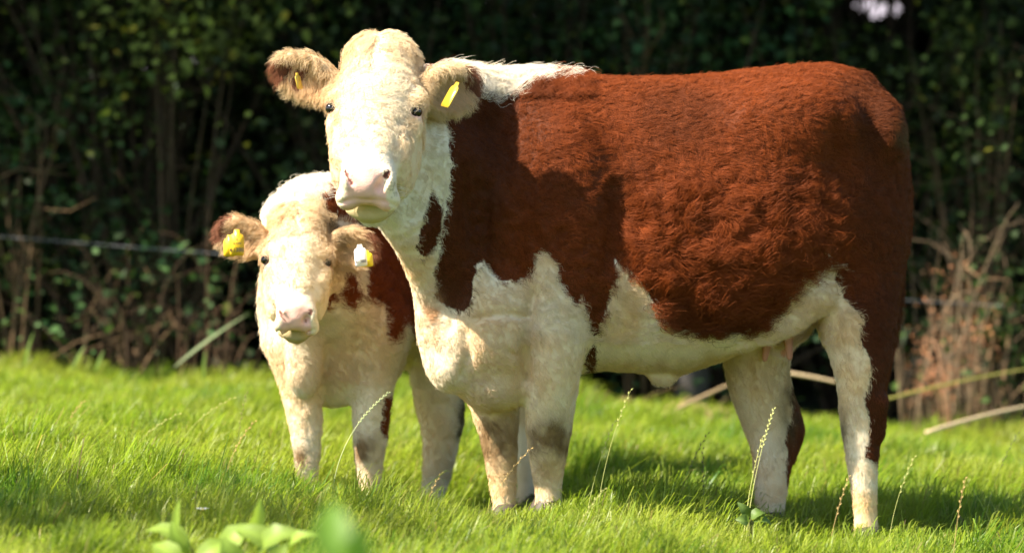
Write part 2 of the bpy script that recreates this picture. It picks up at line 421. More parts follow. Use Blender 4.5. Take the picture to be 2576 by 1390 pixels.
# ------------------------------------------------------------------ hair
def grow(name, roots, N, groom, L, lift, col, parent, curl=.0, wave=6., clump=.3, cell=.02, width=.0011, seg=7, rotamp=.5, rotscale=.05, seed=1):
    n = len(roots); L = np.broadcast_to(L, (n,)).astype(float)*rng.uniform(.7, 1.2, n)
    T = norm(groom-N*(groom*N).sum(1, keepdims=True)); B = np.cross(N, T)
    ang = noise(roots, rotscale, seed)*np.broadcast_to(rotamp, (n,))+noise(roots, rotscale*.35, seed+3)*np.broadcast_to(rotamp, (n,))*.5+rng.normal(0, .13, n)
    T, B = T*np.cos(ang)[:, None]+B*np.sin(ang)[:, None], B*np.cos(ang)[:, None]-T*np.sin(ang)[:, None]
    # clump centre: jittered lattice point
    Q = np.array(Matrix.Rotation(.7, 3, 'X') @ Matrix.Rotation(.9, 3, 'Y') @ Matrix.Rotation(.5, 3, 'Z'))
    wp = roots@Q+cell*.55*np.stack([noise(roots, cell*1.9, seed+30), noise(roots, cell*1.9, seed+31), noise(roots, cell*1.9, seed+32)], 1)+rng.normal(0, cell*.12, (n, 3))
    ci = np.floor(wp/cell).astype(np.int64)
    cc = (ci+np.stack([hash3(ci[:, 0], ci[:, 1], ci[:, 2], seed+q) for q in (11, 12, 13)], 1))*cell
    off = (cc-wp)@Q.T; off -= N*(off*N).sum(1, keepdims=True)
    ph = hash3(ci[:, 0], ci[:, 1], ci[:, 2], seed+20)*6.28+rng.normal(0, .5, n)
    hl = hash3(ci[:, 0], ci[:, 1], ci[:, 2], seed+21)
    lift = np.broadcast_to(lift, (n,))*(.7+.6*hl)+rng.normal(0, .06, n)
    curl = np.broadcast_to(curl, (n,)); clump = np.broadcast_to(clump, (n,))
    pts = np.empty((n, seg, 3), np.float32); u = np.linspace(0, 1, seg)
    el = np.arctan(np.maximum(lift, .02))
    for i, t in enumerate(u):
        e = el*(1.6-1.2*t)
        along = L*t
        p = roots+T*(along*np.cos(el*.8))[:, None]+N*(L*np.sin(el)*(1.5*t-.75*t*t))[:, None]
        w = curl*L*np.sin(ph+t*wave)-curl*L*np.sin(ph)
        w2 = curl*L*.5*(np.cos(ph+t*wave*.8)-np.cos(ph))
        p = p+B*w[:, None]+N*np.maximum(w2, -.2*L*t)[:, None]+off*(clump*t**1.3)[:, None]
        pts[:, i] = p-N*.002
    cu = bpy.data.hair_curves.new(name); cu.add_curves([seg]*n)
    cu.position_data.foreach_set("vector", pts.reshape(-1))
    ra = cu.attributes.get("radius") or cu.attributes.new("radius", 'FLOAT', 'POINT')
    rr = np.tile(width*.5*np.array([1, .95, .8, .6, .25] if seg == 5 else np.linspace(1, .25, seg)), n)*np.repeat(rng.uniform(.75, 1.2, n), seg)
    ra.data.foreach_set("value", rr.astype(np.float32))
    ca = cu.attributes.new("tint", 'FLOAT_COLOR', 'CURVE')
    c4 = np.ones((n, 4), np.float32); c4[:, :3] = np.clip(col*(np.where(col[:, 1] < .09, .80+.32*hl, .93+.1*hl)+rng.normal(0, .06, n))[:, None], 0, .9)
    ca.data.foreach_set("color", c4.ravel())
    cu.materials.append(M_HAIR)
    o = bpy.data.objects.new(name, cu); COL.objects.link(o); to_local(o, parent)
    return o
def whiskers(h, parent, n):
    pts = np.empty((n, 4, 3), np.float32)
    for i in range(n):
        sd = random.choice((-1, 1)); p0 = h.p(.455+random.uniform(-.03, .03), sd*random.uniform(.08, .092), -.085+random.uniform(-.03, .02))
        dv = h.r*sd*random.uniform(.6, 1)+h.b*random.uniform(.1, .5)+h.a*random.uniform(-.1, .4); L = random.uniform(.02, .05)*h.S
        for k in range(4): pts[i, k] = p0+dv*L*k/3-np.array([0, 0, .006*(k/3)**2])
    cu = bpy.data.hair_curves.new("whiskers"); cu.add_curves([4]*n); cu.position_data.foreach_set("vector", pts.reshape(-1))
    ra = cu.attributes.get("radius") or cu.attributes.new("radius", 'FLOAT', 'POINT'); ra.data.foreach_set("value", np.tile(np.array([.0005, .0004, .0003, .0001], np.float32), n))
    ca = cu.attributes.new("tint", 'FLOAT_COLOR', 'CURVE'); ca.data.foreach_set("color", np.tile(np.array([.8, .76, .66, 1], np.float32), n))
    cu.materials.append(M_HAIR); o = bpy.data.objects.new("whiskers", cu); COL.objects.link(o); to_local(o, parent)
def scatter(v, F, N, n, wfun):
    T = np.concatenate([F[:, [0, 1, 2]], F[:, [0, 2, 3]]])
    ar = .5*np.linalg.norm(np.cross(v[T[:, 1]]-v[T[:, 0]], v[T[:, 2]]-v[T[:, 0]]), axis=1)
    c = v[T].mean(1); tn = norm(N[T].mean(1)); w = ar*wfun(c, tn); w /= w.sum()
    k = rng.choice(len(T), n, p=w); a = rng.random(n); b = rng.random(n); f = a+b > 1; a[f] = 1-a[f]; b[f] = 1-b[f]
    t = T[k]; p = v[t[:, 0]]+a[:, None]*(v[t[:, 1]]-v[t[:, 0]])+b[:, None]*(v[t[:, 2]]-v[t[:, 0]])
    nn = norm(N[t[:, 0]]*(1-a-b)[:, None]+N[t[:, 1]]*a[:, None]+N[t[:, 2]]*b[:, None])
    return p, nn
WHITE = np.array([.85, .765, .60]); CREAM = np.array([.78, .585, .34]); BROWN = np.array([.225, .050, .010]); DARKB = np.array([.10, .027, .007])
PINK = np.array([.78, .47, .38]); TAN = np.array([.33, .20, .09]); MUD = np.array([.10, .075, .03])
def hoof(name, c, fwd, S, root):
    m = MB(); side = np.array([-fwd[1], fwd[0], 0])
    for g in (-1, 1):
        lv = [(0, .034, .052, .0), (.03, .033, .048, -.004), (.06, .028, .036, -.01), (.075, .02, .026, -.014)]
        V = []
        for z, rx, ry, bk in lv:
            an = np.arange(12)*2*math.pi/12
            V.append(c+np.outer(np.cos(an)*ry+bk+.012, fwd)*S+np.outer(np.sin(an)*rx+g*.03, side)*S+np.array([0, 0, z*S]))
        V = np.concatenate(V); i, j = np.meshgrid(np.arange(3), np.arange(12), indexing='ij'); i, j = i.ravel(), j.ravel(); k = (j+1) % 12
        V = np.vstack([V, c+(fwd*.012+side*g*.03)*S, c+np.array([0, 0, .08])*S+side*g*.03*S])
        j2 = np.arange(12); k2 = (j2+1) % 12
        m.add(V, np.stack([i*12+j, i*12+k, (i+1)*12+k, (i+1)*12+j], 1), np.vstack([np.stack([np.full(12, 48), k2, j2], 1), np.stack([np.full(12, 49), 36+j2, 36+k2], 1)]), (.07, .055, .04))
    o = m.build(name, M_HOOF); to_local(o, root)
def ear_tag(root, c, ax_x, ax_y, w, hgt, col, lines, stud=True):
    """plastic ear tag: rounded plate with a narrow neck; ax_y points up the plate"""
    ax_x = norm(np.asarray(ax_x, float)); ax_y = norm(ax_y-ax_x*np.dot(ax_x, ax_y)); nz = np.cross(ax_x, ax_y)
    out = [(-.5, -.42), (-.42, -.5), (.42, -.5), (.5, -.42), (.5, .2), (.42, .3), (.22, .36), (.18, .5), (-.18, .5), (-.22, .36), (-.42, .3), (-.5, .2)]
    v = np.array([c+ax_x*x*w+ax_y*y*hgt+nz*z*.0012 for z in (1, -1) for x, y in out]); n = len(out)
    v = np.vstack([v, c+nz*.0012, c-nz*.0012]); j = np.arange(n); k = (j+1) % n
    m = MB(); m.add(v, np.stack([j, n+j, n+k, k], 1), np.vstack([np.stack([np.full(n, 2*n), j, k], 1), np.stack([np.full(n, 2*n+1), n+k, n+j], 1)]), col)
    o = m.build("ear_tag", M_PLAST, None, False); to_local(o, root)
    for txt, yy, size in lines:
        cu = bpy.data.curves.new("tag_print", 'FONT'); cu.body = txt; cu.size = size; cu.align_x = 'CENTER'; cu.align_y = 'CENTER'; cu.offset = size*.012
        tmp = bpy.data.objects.new("tag_print", cu); COL.objects.link(tmp); dg = bpy.context.evaluated_depsgraph_get()
        me = bpy.data.meshes.new_from_object(tmp.evaluated_get(dg)); bpy.data.objects.remove(tmp)
        to = bpy.data.objects.new("tag_print", me); COL.objects.link(to); me.materials.clear(); me.materials.append(M_INK); to.parent = o
        me.transform(Matrix(np.vstack([np.hstack([np.stack([ax_x, ax_y, nz], 1), (c+ax_y*yy*hgt+nz*.0022)[:, None]]), [0, 0, 0, 1]]).tolist()))
    return o

# ------------------------------------------------------------------ the cow
def rough_poly(zx, zy, pts, amp=7, seed=5, jit=0.):
    j = rng.normal(0, 1, (2, len(zx)))*jit
    return zx+j[0]+amp*noise(pts, .022, seed)+amp*.8*noise(pts, .07, seed+1), zy+j[1]+amp*noise(pts, .022, seed+2)+amp*.8*noise(pts, .07, seed+3)
COW_WHITE = [   # white markings on the flank, seen square on
    [(900, 0), (1440, 120), (1446, 186), (1412, 190), (1385, 180), (1360, 198), (1325, 208), (1300, 232), (1255, 240), (1205, 232), (1160, 250), (1110, 290), (900, 300)],
    [(900, 280), (1095, 260), (1128, 330), (1136, 420), (1128, 490), (1118, 560), (1106, 640), (1092, 690), (1102, 755), (1140, 778), (1168, 782), (1184, 770), (1192, 700),
     (1198, 672), (1215, 655), (1240, 692), (1265, 706), (1300, 712), (1335, 682), (1345, 640), (1365, 624), (1392, 650), (1402, 690), (1416, 730), (1432, 752), (1452, 762), (1468, 742),
     (1474, 790), (1486, 830), (1492, 850), (1502, 840), (1524, 790), (1540, 740), (1552, 650), (1572, 668), (1592, 690), (1640, 745), (1655, 790), (1705, 826), (1800, 840), (1880, 834),
     (1920, 806), (1962, 768), (1982, 712), (1988, 690), (1990, 740), (2006, 712), (2022, 672), (2050, 682), (2072, 640), (2122, 660), (2100, 702), (2122, 745), (2166, 792), (2160, 850),
     (2188, 900), (2192, 950), (2176, 1000), (2192, 1050), (2186, 1100), (2172, 1140), (2214, 1168), (2400, 1180), (2400, 1500), (900, 1500)]]
COW_BROWN = [[(1058, 150), (1112, 168), (1098, 205), (1066, 195)], [(825, 145), (850, 135), (850, 165), (826, 165)], [(1088, 482), (1112, 520), (1112, 570), (1096, 620), (1068, 645), (1047, 632), (1062, 570)],
             [(1478, 880), (1500, 860), (1496, 920), (1475, 1010), (1464, 1010), (1470, 940)],
             [(1990, 960), (2040, 960), (2040, 1100), (1995, 1225), (1972, 1190), (1978, 1120), (1990, 1060)]]
def cow():
    root = empty("cow", P(1700, 1290, 12.25)*np.array([1, 1, 0])+np.array([0, 0, float(ground(*P(1700, 1290, 12.25)[:2]))]))
    tag(root, "large brown and white cow standing side on with its pale face turned to the camera", "cow")
    a0, a1 = P(1250, 500, 12.15), P(2250, 500, 12.34)
    u = a1-a0; u[2] = 0; u = norm(u); v = np.array([u[1], -u[0], 0])        # v: the cow's left, towards the camera
    G = SDF((-.80, 11.15, -.12), (1.28, 12.72, 1.50), .0062)
    st = [(1125, 500, 850, .12), (1180, 330, 950, .19), (1250, 232, 975, .235), (1330, 198, 962, .27), (1420, 186, 945, .285), (1520, 194, 930, .29), (1620, 197, 936, .315),
          (1720, 194, 938, .325), (1820, 186, 905, .335), (1920, 173, 848, .325), (2000, 165, 790, .30), (2080, 162, 735, .262), (2135, 172, 715, .215), (2190, 208, 710, .185),
          (2240, 268, 690, .15), (2272, 380, 640, .085)]
    S = []
    for zx, zt, zb, hw in st:
        d = 12.15+(zx-1250)/1000*.19; p = P(zx, zt, d); q = P(zx, zb, d)
        S.append(((p-a0)@u, p[2], q[2], hw))
    G.loft(S, a0, u, v, .02)
    # shoulder, chest, brisket, haunch
    G.ell(P(1410, 560, 12.0), [.15, .14, .33], np.stack([u, v, [0, 0, 1]]), .06)
    G.ell(P(1390, 760, 12.03), [.11, .10, .16], np.stack([u, v, [0, 0, 1]]), .06)
    G.ell(P(1235, 800, 12.1), [.19, .24, .22], np.stack([u, v, [0, 0, 1]]), .06)
    G.ell(P(1150, 850, 12.05), [.095, .14, .12], np.stack([u, v, [0, 0, 1]]), .05)
    G.ell(P(1245, 962, 12.1), [.115, .15, .085], np.stack([u, v, [0, 0, 1]]), .05)
    G.ell(P(1125, 925, 12.0), [.045, .08, .05], np.stack([u, v, [0, 0, 1]]), .04)
    G.ell(P(2130, 580, 12.27), [.17, .19, .33], np.stack([u, v, [0, 0, 1]]), .05)
    G.ell(P(2020, 300, 12.06), [.15, .06, .08], np.stack([u, v, [0, 0, 1]]), .12)      # hip bone
    G.ell(P(2225, 330, 12.2), [.05, .10, .08], np.stack([u, v, [0, 0, 1]]), .1)       # pin bone
    # neck
    G.chain([P(1380, 330, 12.17), P(1250, 280, 12.14), P(1130, 255, 12.0), P(1010, 240, 11.82)], [.16, .115, .105, .095], .05)
    G.chain([P(1330, 540, 12.12), P(1190, 480, 12.05), P(1060, 380, 11.88)], [.235, .18, .135], .06)
    G.chain([P(1270, 760, 12.1), P(1165, 670, 12.03), P(1085, 560, 11.92), P(1010, 470, 11.81)], [.2, .145, .105, .09], .05)
    G.chain([P(975, 525, 11.75), P(1045, 640, 11.87), P(1078, 740, 11.95), P(1100, 850, 11.99), P(1140, 930, 12.03)], [.05, .045, .045, .055, .06], .05)
    def fold(pts, r, k=.02, sub=False, sink=.0):
        q = [z+np.array([0, sink, 0]) for z in (G.hit(x, y, 11.0) for x, y in pts) if z is not None]
        if len(q) > 1: G.chain(q, list(np.interp(np.linspace(0, 1, len(q)), [0, .3, .7, 1], [r*.4, r, r, r*.4])), k, None, sub)
    FOLDS = lambda: (fold([(985, 585), (1030, 570), (1070, 530), (1098, 480)], .012, .016, False, .004), fold([(1005, 612), (1050, 600), (1090, 560), (1112, 515)], .012, .016, False, .004),
        fold([(1112, 360), (1115, 440), (1108, 540)], .009, .012, False, .003), fold([(1126, 380), (1129, 460), (1120, 560)], .008, .012, False, .003),
        fold([(1165, 420), (1172, 520), (1180, 650)], .010, .03, True), fold([(1192, 430), (1200, 540), (1206, 650)], .009, .03, True), fold([(1218, 470), (1224, 560), (1226, 620)], .008, .03, True),
        fold([(1325, 905), (1305, 898), (1275, 880)], .009, .012, True), fold([(1338, 740), (1328, 800), (1322, 860), (1322, 905), (1326, 955)], .014, .03, True), 
        fold([(1168, 840), (1175, 890), (1160, 945)], .006, .035, True), fold([(1170, 700), (1150, 760), (1130, 830)], .007, .02, True),
        fold([(1200, 800), (1260, 790), (1320, 795)], .006, .03, True), fold([(1545, 470), (1540, 580), (1530, 690)], .011, .05, True),
        fold([(2108, 330), (2112, 400), (2120, 470)], .014, .08, True), fold([(1960, 760), (1900, 835), (1830, 880)], .006, .02, True))
    # legs
    fl = (v, .92)
    def leg(pts, dep, k=.035, fl=None):
        if pts[-1][1] > 1000: pts = longer(pts)
        G.chain([P(x, y, d) for (x, y, r), d in zip(pts, dep)], [px(r)-.008 for x, y, r in pts], k, fl)
    leg([(1405, 690, 92), (1404, 800, 78), (1397, 900, 74), (1386, 1000, 68), (1380, 1085, 62), (1378, 1165, 48), (1380, 1225, 38), (1380, 1262, 44)], [11.96, 11.95, 11.97, 12.02, 12.07, 12.1, 12.1, 12.1], .04)
    leg([(1235, 930, 84), (1244, 1010, 70), (1255, 1095, 54), (1262, 1170, 44), (1268, 1240, 35), (1268, 1282, 41)], [12.22, 12.2, 12.2, 12.2, 12.2, 12.2])
    leg([(2145, 700, 125), (2155, 800, 106), (2166, 880, 88), (2168, 960, 70), (2168, 1070, 59), (2170, 1160, 46), (2176, 1250, 36), (2178, 1300, 37), (2178, 1332, 43)], [12.25, 12.19, 12.16, 12.14, 12.14, 12.13, 12.13, 12.13, 12.13])
    leg([(1945, 770, 105), (1908, 850, 98), (1908, 950, 88), (1938, 1055, 80), (1945, 1125, 63), (1940, 1200, 50), (1938, 1260, 44), (1938, 1295, 47)], [12.44, 12.44, 12.44, 12.46, 12.44, 12.42, 12.42, 12.42])
    leg([(2150, 600, 110), (2050, 690, 90), (1945, 800, 95)], [12.4, 12.44, 12.46])
    G.chain([P(2215, 1010, 12.1), P(2208, 1085, 12.12)], [.02, .018], .03)            # point of hock
    G.chain([P(1990, 1035, 12.46), P(2008, 1085, 12.46), P(1990, 1150, 12.45)], [.02, .018, .012], .03)
    G.chain([P(1880, 850, 12.12), P(1975, 815, 12.1), P(2060, 745, 12.1)], [.03, .035, .04], .06)    # flank fold
    G.ell(P(1668, 945, 12.2), [.045, .022, .03], np.stack([u, v, [0, 0, 1]]), .03)      # navel flap
    G.ell(P(1975, 800, 12.33), [.085, .10, .085], np.stack([u, v, [0, 0, 1]]), .04)      # udder
    TEATS = [((1932, 850), (1924, 903), 12.3), ((1982, 845), (1986, 898), 12.24), ((1970, 845), (1972, 880), 12.37)]
    for (x0, y0), (x1, y1), d in TEATS: G.chain([P(x0, y0, d), P(x1, y1, d)], [.016, .0105], .012)
    G.chain([P(2170, 215, 12.34), P(2230, 285, 12.36), P(2262, 400, 12.38), P(2262, 600, 12.37), P(2248, 800, 12.36), P(2232, 910, 12.33), P(2215, 1000, 12.25)], [.035, .03, .024, .02, .02, .016, .01], .03)  # tail
    # head
    h = Head(P(943, 277, 11.60), 1.0, 3, 38, -2.2)
    h.sculpt(G, dict(eyes=[(834, 273), (1046, 281)], mouth=[(833, 518), (850, 510), (880, 505), (918, 504), (960, 507), (990, 515), (1003, 521)],
        nostrils=[([(868, 430), (875, 446), (884, 461)], [.005, .008, .008]), ([(975, 436), (966, 452), (953, 473)], [.008, .014, .014])]))
    ears = [h.ear(G, h.p(.10, -.115, -.10), P(694, 156, 11.72), .068, (.15, -.95, -.35), 1.0),
            h.ear(G, h.p(.10, .115, -.10), P(1200, 212, 11.76), .076, (.05, -.95, -.15), 1.0)]
    FOLDS()
    V, F = G.mesh(2)
    N = vnormals(V, F)
    s, t, w = h.loc(V)
    isear = np.zeros(len(V), bool)
    for e in ears: isear |= (np.linalg.norm(V-e['c'], axis=1) < e['ln']*.75)
    zx, zy = Zc(V)
    _wh = np.zeros(len(V), bool)
    for p_ in COW_WHITE: _wh |= inpoly(zx, zy, p_)
    tuft = ((zx > 1180) & (zx < 2110) & (zy < 880) & (V[:, 1] < 12.3) & ~_wh)
    amp = np.where(tuft, .0085*(.2+1.0*sstep(360, 600, zy)), np.where((zy > 600) | _wh, .0005, .0012))
    Vw = V+.02*np.stack([noise(V, .06, 35), noise(V, .06, 36), noise(V, .06, 37)], 1)
    V = V+N*(amp*(noise(Vw, .075, 31)+.75*noise(Vw, .036, 32)+.45*noise(Vw, .019, 33)))[:, None]
    N = vnormals(V, F)
    def paint(q, nn, jit=0.):
        """markings of the hide at points q -> colour, bare (hairless) mask, zones"""
        n = len(q); zx, zy = Zc(q); x, y = rough_poly(zx, zy, q, jit=jit)
        s, t, w = h.loc(q)
        head = (s > -.12) & (s < .60) & (np.abs(t) < .2) & (w > -.21) & (q[:, 1] < 11.82)
        ear = np.zeros(n, bool)
        for e in ears: ear |= (np.linalg.norm((q-e['c']), axis=1) < e['ln']*.62)
        wh = np.zeros(n, bool)
        for p in COW_WHITE: wh |= inpoly(x, y, p)
        for p in COW_BROWN: wh &= ~inpoly(x, y, p)
        wh |= head | ear
        c = np.where(wh[:, None], WHITE, BROWN)
        dk = np.clip(.45*sstep(-.1, .5, noise(q, .25, 44))+.75*sstep(1330, 1200, zx+60*noise(q, .12, 47))+.7*sstep(2090, 2190, zx+50*noise(q, .12, 48))+.4*sstep(660, 800, zy), 0, .9)  # random tone, plus darker coat and shade painted into neck, rump, low flank
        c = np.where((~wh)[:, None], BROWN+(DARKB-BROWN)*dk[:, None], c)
        cream = sstep(-.5, .5, noise(q, .16, 41))*.6
        cream = np.where(zy > 640, cream+.3, np.where(zy < 265, -.15, cream))
        cream = cream+.3*sstep(.3, -.5, noise(q, .05, 46)); c = np.where((wh & ~head & ~ear)[:, None], WHITE+(CREAM-WHITE)*np.clip(cream, 0, 1.15)[:, None], c)
        cf = np.clip(.35+.8*sstep(.05, .16, np.abs(t)-.02*noise(q, .05, 42))+.4*sstep(.12, 0, s), 0, 1)
        c = np.where(head[:, None], WHITE*1.04+(CREAM-WHITE)*cf[:, None], c)
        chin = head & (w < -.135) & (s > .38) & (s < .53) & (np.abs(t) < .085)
        c = np.where(chin[:, None], CREAM*np.array([.78, .82, .75]), c)  # shade and green bounce under the muzzle, painted into the chin hair
        # ears: buff with red-brown at the rim or tip
        for i, e in enumerate(ears):
            d = (q-e['c']); la, lb, lf = d@e['a']/(e['ln']*.54), d@e['b']/e['w'], d@e['f']
            m = np.linalg.norm(d, axis=1) < e['ln']*.62
            c = np.where(m[:, None], CREAM*.85, c)
            red = m & (la+.25*noise(q, .02, 51) > .62) if i == 1 else m & ((((la-.80)/.38)**2+((d@np.array([0, 0, 1.])/e['w']-.35)/.5)**2+.5*noise(q, .02, 52) < .9) | ((((la-.2)/.16)**2+((d@np.array([0, 0, 1.])/e['w']-.1)/.45)**2 < 1) & (lf > -.02)))
            c = np.where(red[:, None], BROWN*.75+np.array([.06, .05, .035]), c)
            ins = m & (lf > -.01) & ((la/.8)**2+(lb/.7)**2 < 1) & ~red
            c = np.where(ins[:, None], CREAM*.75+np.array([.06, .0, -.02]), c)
        # dirt on the knees
        def stain(cx, cy, rx, ry, col, amt, c, lim=13):
            g = np.exp(-(((zx-cx)/rx)**2+((zy-cy)/ry)**2))*amt*(.7+.5*noise(q, .03, 61))
            g = np.where(q[:, 1] < lim, g, 0)
            return c+(col-c)*np.clip(g, 0, .95)[:, None]
        c = stain(1385, 1105, 64, 52, TAN*.62, 1.5, c, 12.25); c = stain(1240, 1110, 44, 62, TAN*.75, 1.8, c); c = stain(1365, 1190, 30, 40, TAN*1.1, .7, c)
        c = stain(2115, 1085, 18, 70, MUD, .8, c); c = stain(1990, 1020, 32, 95, MUD, 1.0, c); c = stain(1900, 960, 90, 60, TAN*1.2, .3, c)
        c = stain(1700, 920, 200, 40, TAN*1.2, .4, c); c = stain(1980, 480, 60, 60, DARKB*.6, .5, c); c = stain(2268, 340, 22, 40, MUD, .9, c)
        c = stain(1085, 790, 25, 60, np.array([.62, .36, .18]), 1.2, c); c = stain(1250, 900, 110, 90, np.array([.70, .47, .27]), .7, c); c = stain(1225, 985, 60, 30, TAN, .5, c)
        bare = np.zeros(n, bool)
        nose = head & (s > .40) & (s < .53) & (w > -.128) & (np.abs(t) < .058-.15*(w+.05)+.008*noise(q, .02, 71)) & (s-.25*w+.10*np.abs(t) > .447)
        c = np.where(nose[:, None], PINK*(1+.1*noise(q, .012, 72))[:, None], c); bare |= nose
        inn = head & (h.nozd(q) < 0)
        c = np.where(inn[:, None], np.array([.20, .075, .06]), c)
        de = np.minimum(np.linalg.norm(q-h.eyes[0], axis=1), np.linalg.norm(q-h.eyes[1], axis=1))
        lid = head & (de < .027); c = np.where(lid[:, None], np.array([.70, .48, .38]), c); bare |= head & (de < .023)
        tear = head & (np.abs(np.abs(t)-.105) < .018) & (s > .225) & (s < .29)
        c = np.where(tear[:, None], c*.75+.25*TAN, c)
        grime = head & (((s-.475)/.025)**2+((t-.072)/.018)**2 < 1) & (noise(q, .005, 73) > .25)
        c = np.where(grime[:, None], c*.5+MUD, c)
        ud = (((zx-1975)/80)**2+((zy-815)/85)**2 < 1) & (zy > 745) & (q[:, 1] > 12.12) & (q[:, 1] < 12.45) & (nn[:, 2] < .3)
        td = np.full(n, 9.)
        for (x0, y0), (x1, y1), d in TEATS:
            A, B = P(x0, y0, d), P(x1, y1, d); tt = np.clip((q-A)@(B-A)/((B-A)@(B-A)), .15, 1); td = np.minimum(td, np.linalg.norm(q-A-tt[:, None]*(B-A), axis=1))
        teat = td < .021
        c = np.where(teat[:, None], np.array([.55, .25, .19]), np.where(ud[:, None], PINK*.6+WHITE*.25, c)); bare |= teat
        return np.clip(c, 0, .88), bare, head, ear, wh, s, t, w, zx, zy
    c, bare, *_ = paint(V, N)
    body = new_mesh("body", V, F, M_SKIN, None, True, c*np.where(bare, 1, np.where(c[:, 1] < .09, .45, .88))[:, None]); to_local(body, root)  # hide painted darker beneath brown hair, as depth shade between the tufts
    # coat
    view = lambda q, nn: np.where((nn*norm(np.array([0, 0, 1.4])-q)).sum(1) > -.35, 1., .12)*np.where(q[:, 2] < .02, .2, 1)
    q, nn = scatter(V, F, N, NCOW, view)
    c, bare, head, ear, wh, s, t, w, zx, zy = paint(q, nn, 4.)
    k = ~bare; q, nn, c, head, ear, wh, s, t, w, zx, zy = [z[k] for z in (q, nn, c, head, ear, wh, s, t, w, zx, zy)]
    n = len(q)
    g = np.tile(u*.8+np.array([0, 0, -.75]), (n, 1))
    leg_ = zy > 860; g[leg_] = np.array([.25, 0, -1])
    top = zy < 300; g[top] = u*1.0+np.array([0, -.25, -.25])
    neck = (zx < 1300) & ~head; g[neck] = np.array([.5, .2, -.9])
    crest = (zx > 1090) & (zx < 1470) & (zy < 245); g[crest] = np.array([.9, -.3, .1])
    Ld = np.full(n, .023); lift = np.full(n, .42); curl = np.full(n, .13); clump = np.full(n, .5); rot = np.full(n, .65)
    fl_ = (zx > 1480) & (zx < 2110) & (zy > 380) & (zy < 830) & ~wh
    k2 = sstep(380, 520, zy)*sstep(1500, 1620, zx)
    Ld = np.where(fl_, .020+.026*k2, Ld); curl = np.where(fl_, .12+.2*k2, curl); rot = np.where(fl_, .45+1.2*k2, rot); clump = np.where(fl_, .4+.4*k2, clump); lift = np.where(fl_, .35+.2*k2, lift)
    Ld[leg_] = .018; curl[leg_] = .08; rot[leg_] = .3; clump[leg_] = .25; lift[leg_] = .27
    Ld[crest] = .042; lift[crest] = .55; curl[crest] = .16
    back = top & ~crest & (zx > 1300); Ld[back] = .017; lift[back] = .6
    nk = neck & ~crest; Ld[nk] = .017; lift[nk] = .34; clump[nk] = .45; rot[nk] = .4
    # head groom
    hd = head & ~ear
    gf = h.a*(s-.15)[:, None]*1.0+h.r*(t*1.3)[:, None]; gf = gf+h.a*.06
    g[hd] = gf[hd]
    fz = 1-sstep(.30, .46, s+.03*noise(q, .05, 93)); tz = 1-sstep(.06, .12, s)
    Ld[hd] = (.008+.014*fz+.016*tz)[hd]; lift[hd] = (.15+.22*fz-.08*tz)[hd]; curl[hd] = (.02+.2*fz)[hd]; rot[hd] = (.15+.9*fz)[hd]; clump[hd] = .4
    tf = hd & (s < .1); g[tf] = (h.b*.25+h.a*.55+h.r*np.sign(t+.02*noise(q, .03, 91))[:, None]*.55+np.array([0, 0, .15]))[tf]; rot[tf] = .5; curl[tf] = .16; clump[tf] = .55
    cheek = hd & (np.abs(t) > .12) & (s > .22); Ld[cheek] = .009; curl[cheek] = .04; rot[cheek] = .2
    for e in ears:
        d = (q-e['c']); m = np.linalg.norm(d, axis=1) < e['ln']*.62; la, lb, lf = d@e['a'], d@e['b'], d@e['f']
        gg = e['a']*.9-np.array([0, 0, .75])+e['b']*(lb/e['w'])[:, None]*.5
        ins = lf > 0; gg = np.where(ins[:, None], -e['b']*np.sign(e['b'][2])*.4+e['a']*.3-np.array([0, 0, .8]), gg)
        g[m] = gg[m]; Ld[m] = np.where(ins, .036, .03)[m]; lift[m] = .42; curl[m] = .08; rot[m] = .35; clump[m] = .5
    g = g+rng.normal(0, .05, g.shape); Ld = Ld*np.where((rng.random(n) < .03) & ~ear & ~(hd & (s < .12)), 1.5, 1)
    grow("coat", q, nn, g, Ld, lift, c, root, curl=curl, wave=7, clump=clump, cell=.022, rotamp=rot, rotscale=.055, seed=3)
    # tail-head, whiskers
    for sd in (-1, 1): eye_part(h, sd, root)
    whiskers(h, root, 26)
    f = -u
    hf = -np.array([.85, .5, 0]); hf = norm(hf)
    for (x, y, z), fw in zip(HOOVES[:4], (f, f, f, f)): hoof("hoof", np.array([x, y, z]), fw, 1.0, root)
    Z = np.array([0, 0, 1.]); X = np.array([1., 0, 0]); Y = np.array([0, 1., 0])
    ear_tag(root, P(1135, 238, 11.63), X*.42-Y*.8-Z*.1, Z*.85+X*.55, .05, .082, (.54, .36, .03), [])
    ear_tag(root, P(751, 204, 11.62), X*.25+Y*.9, Z*.95-X*.22, .045, .048, (.54, .36, .03), [])
    return h

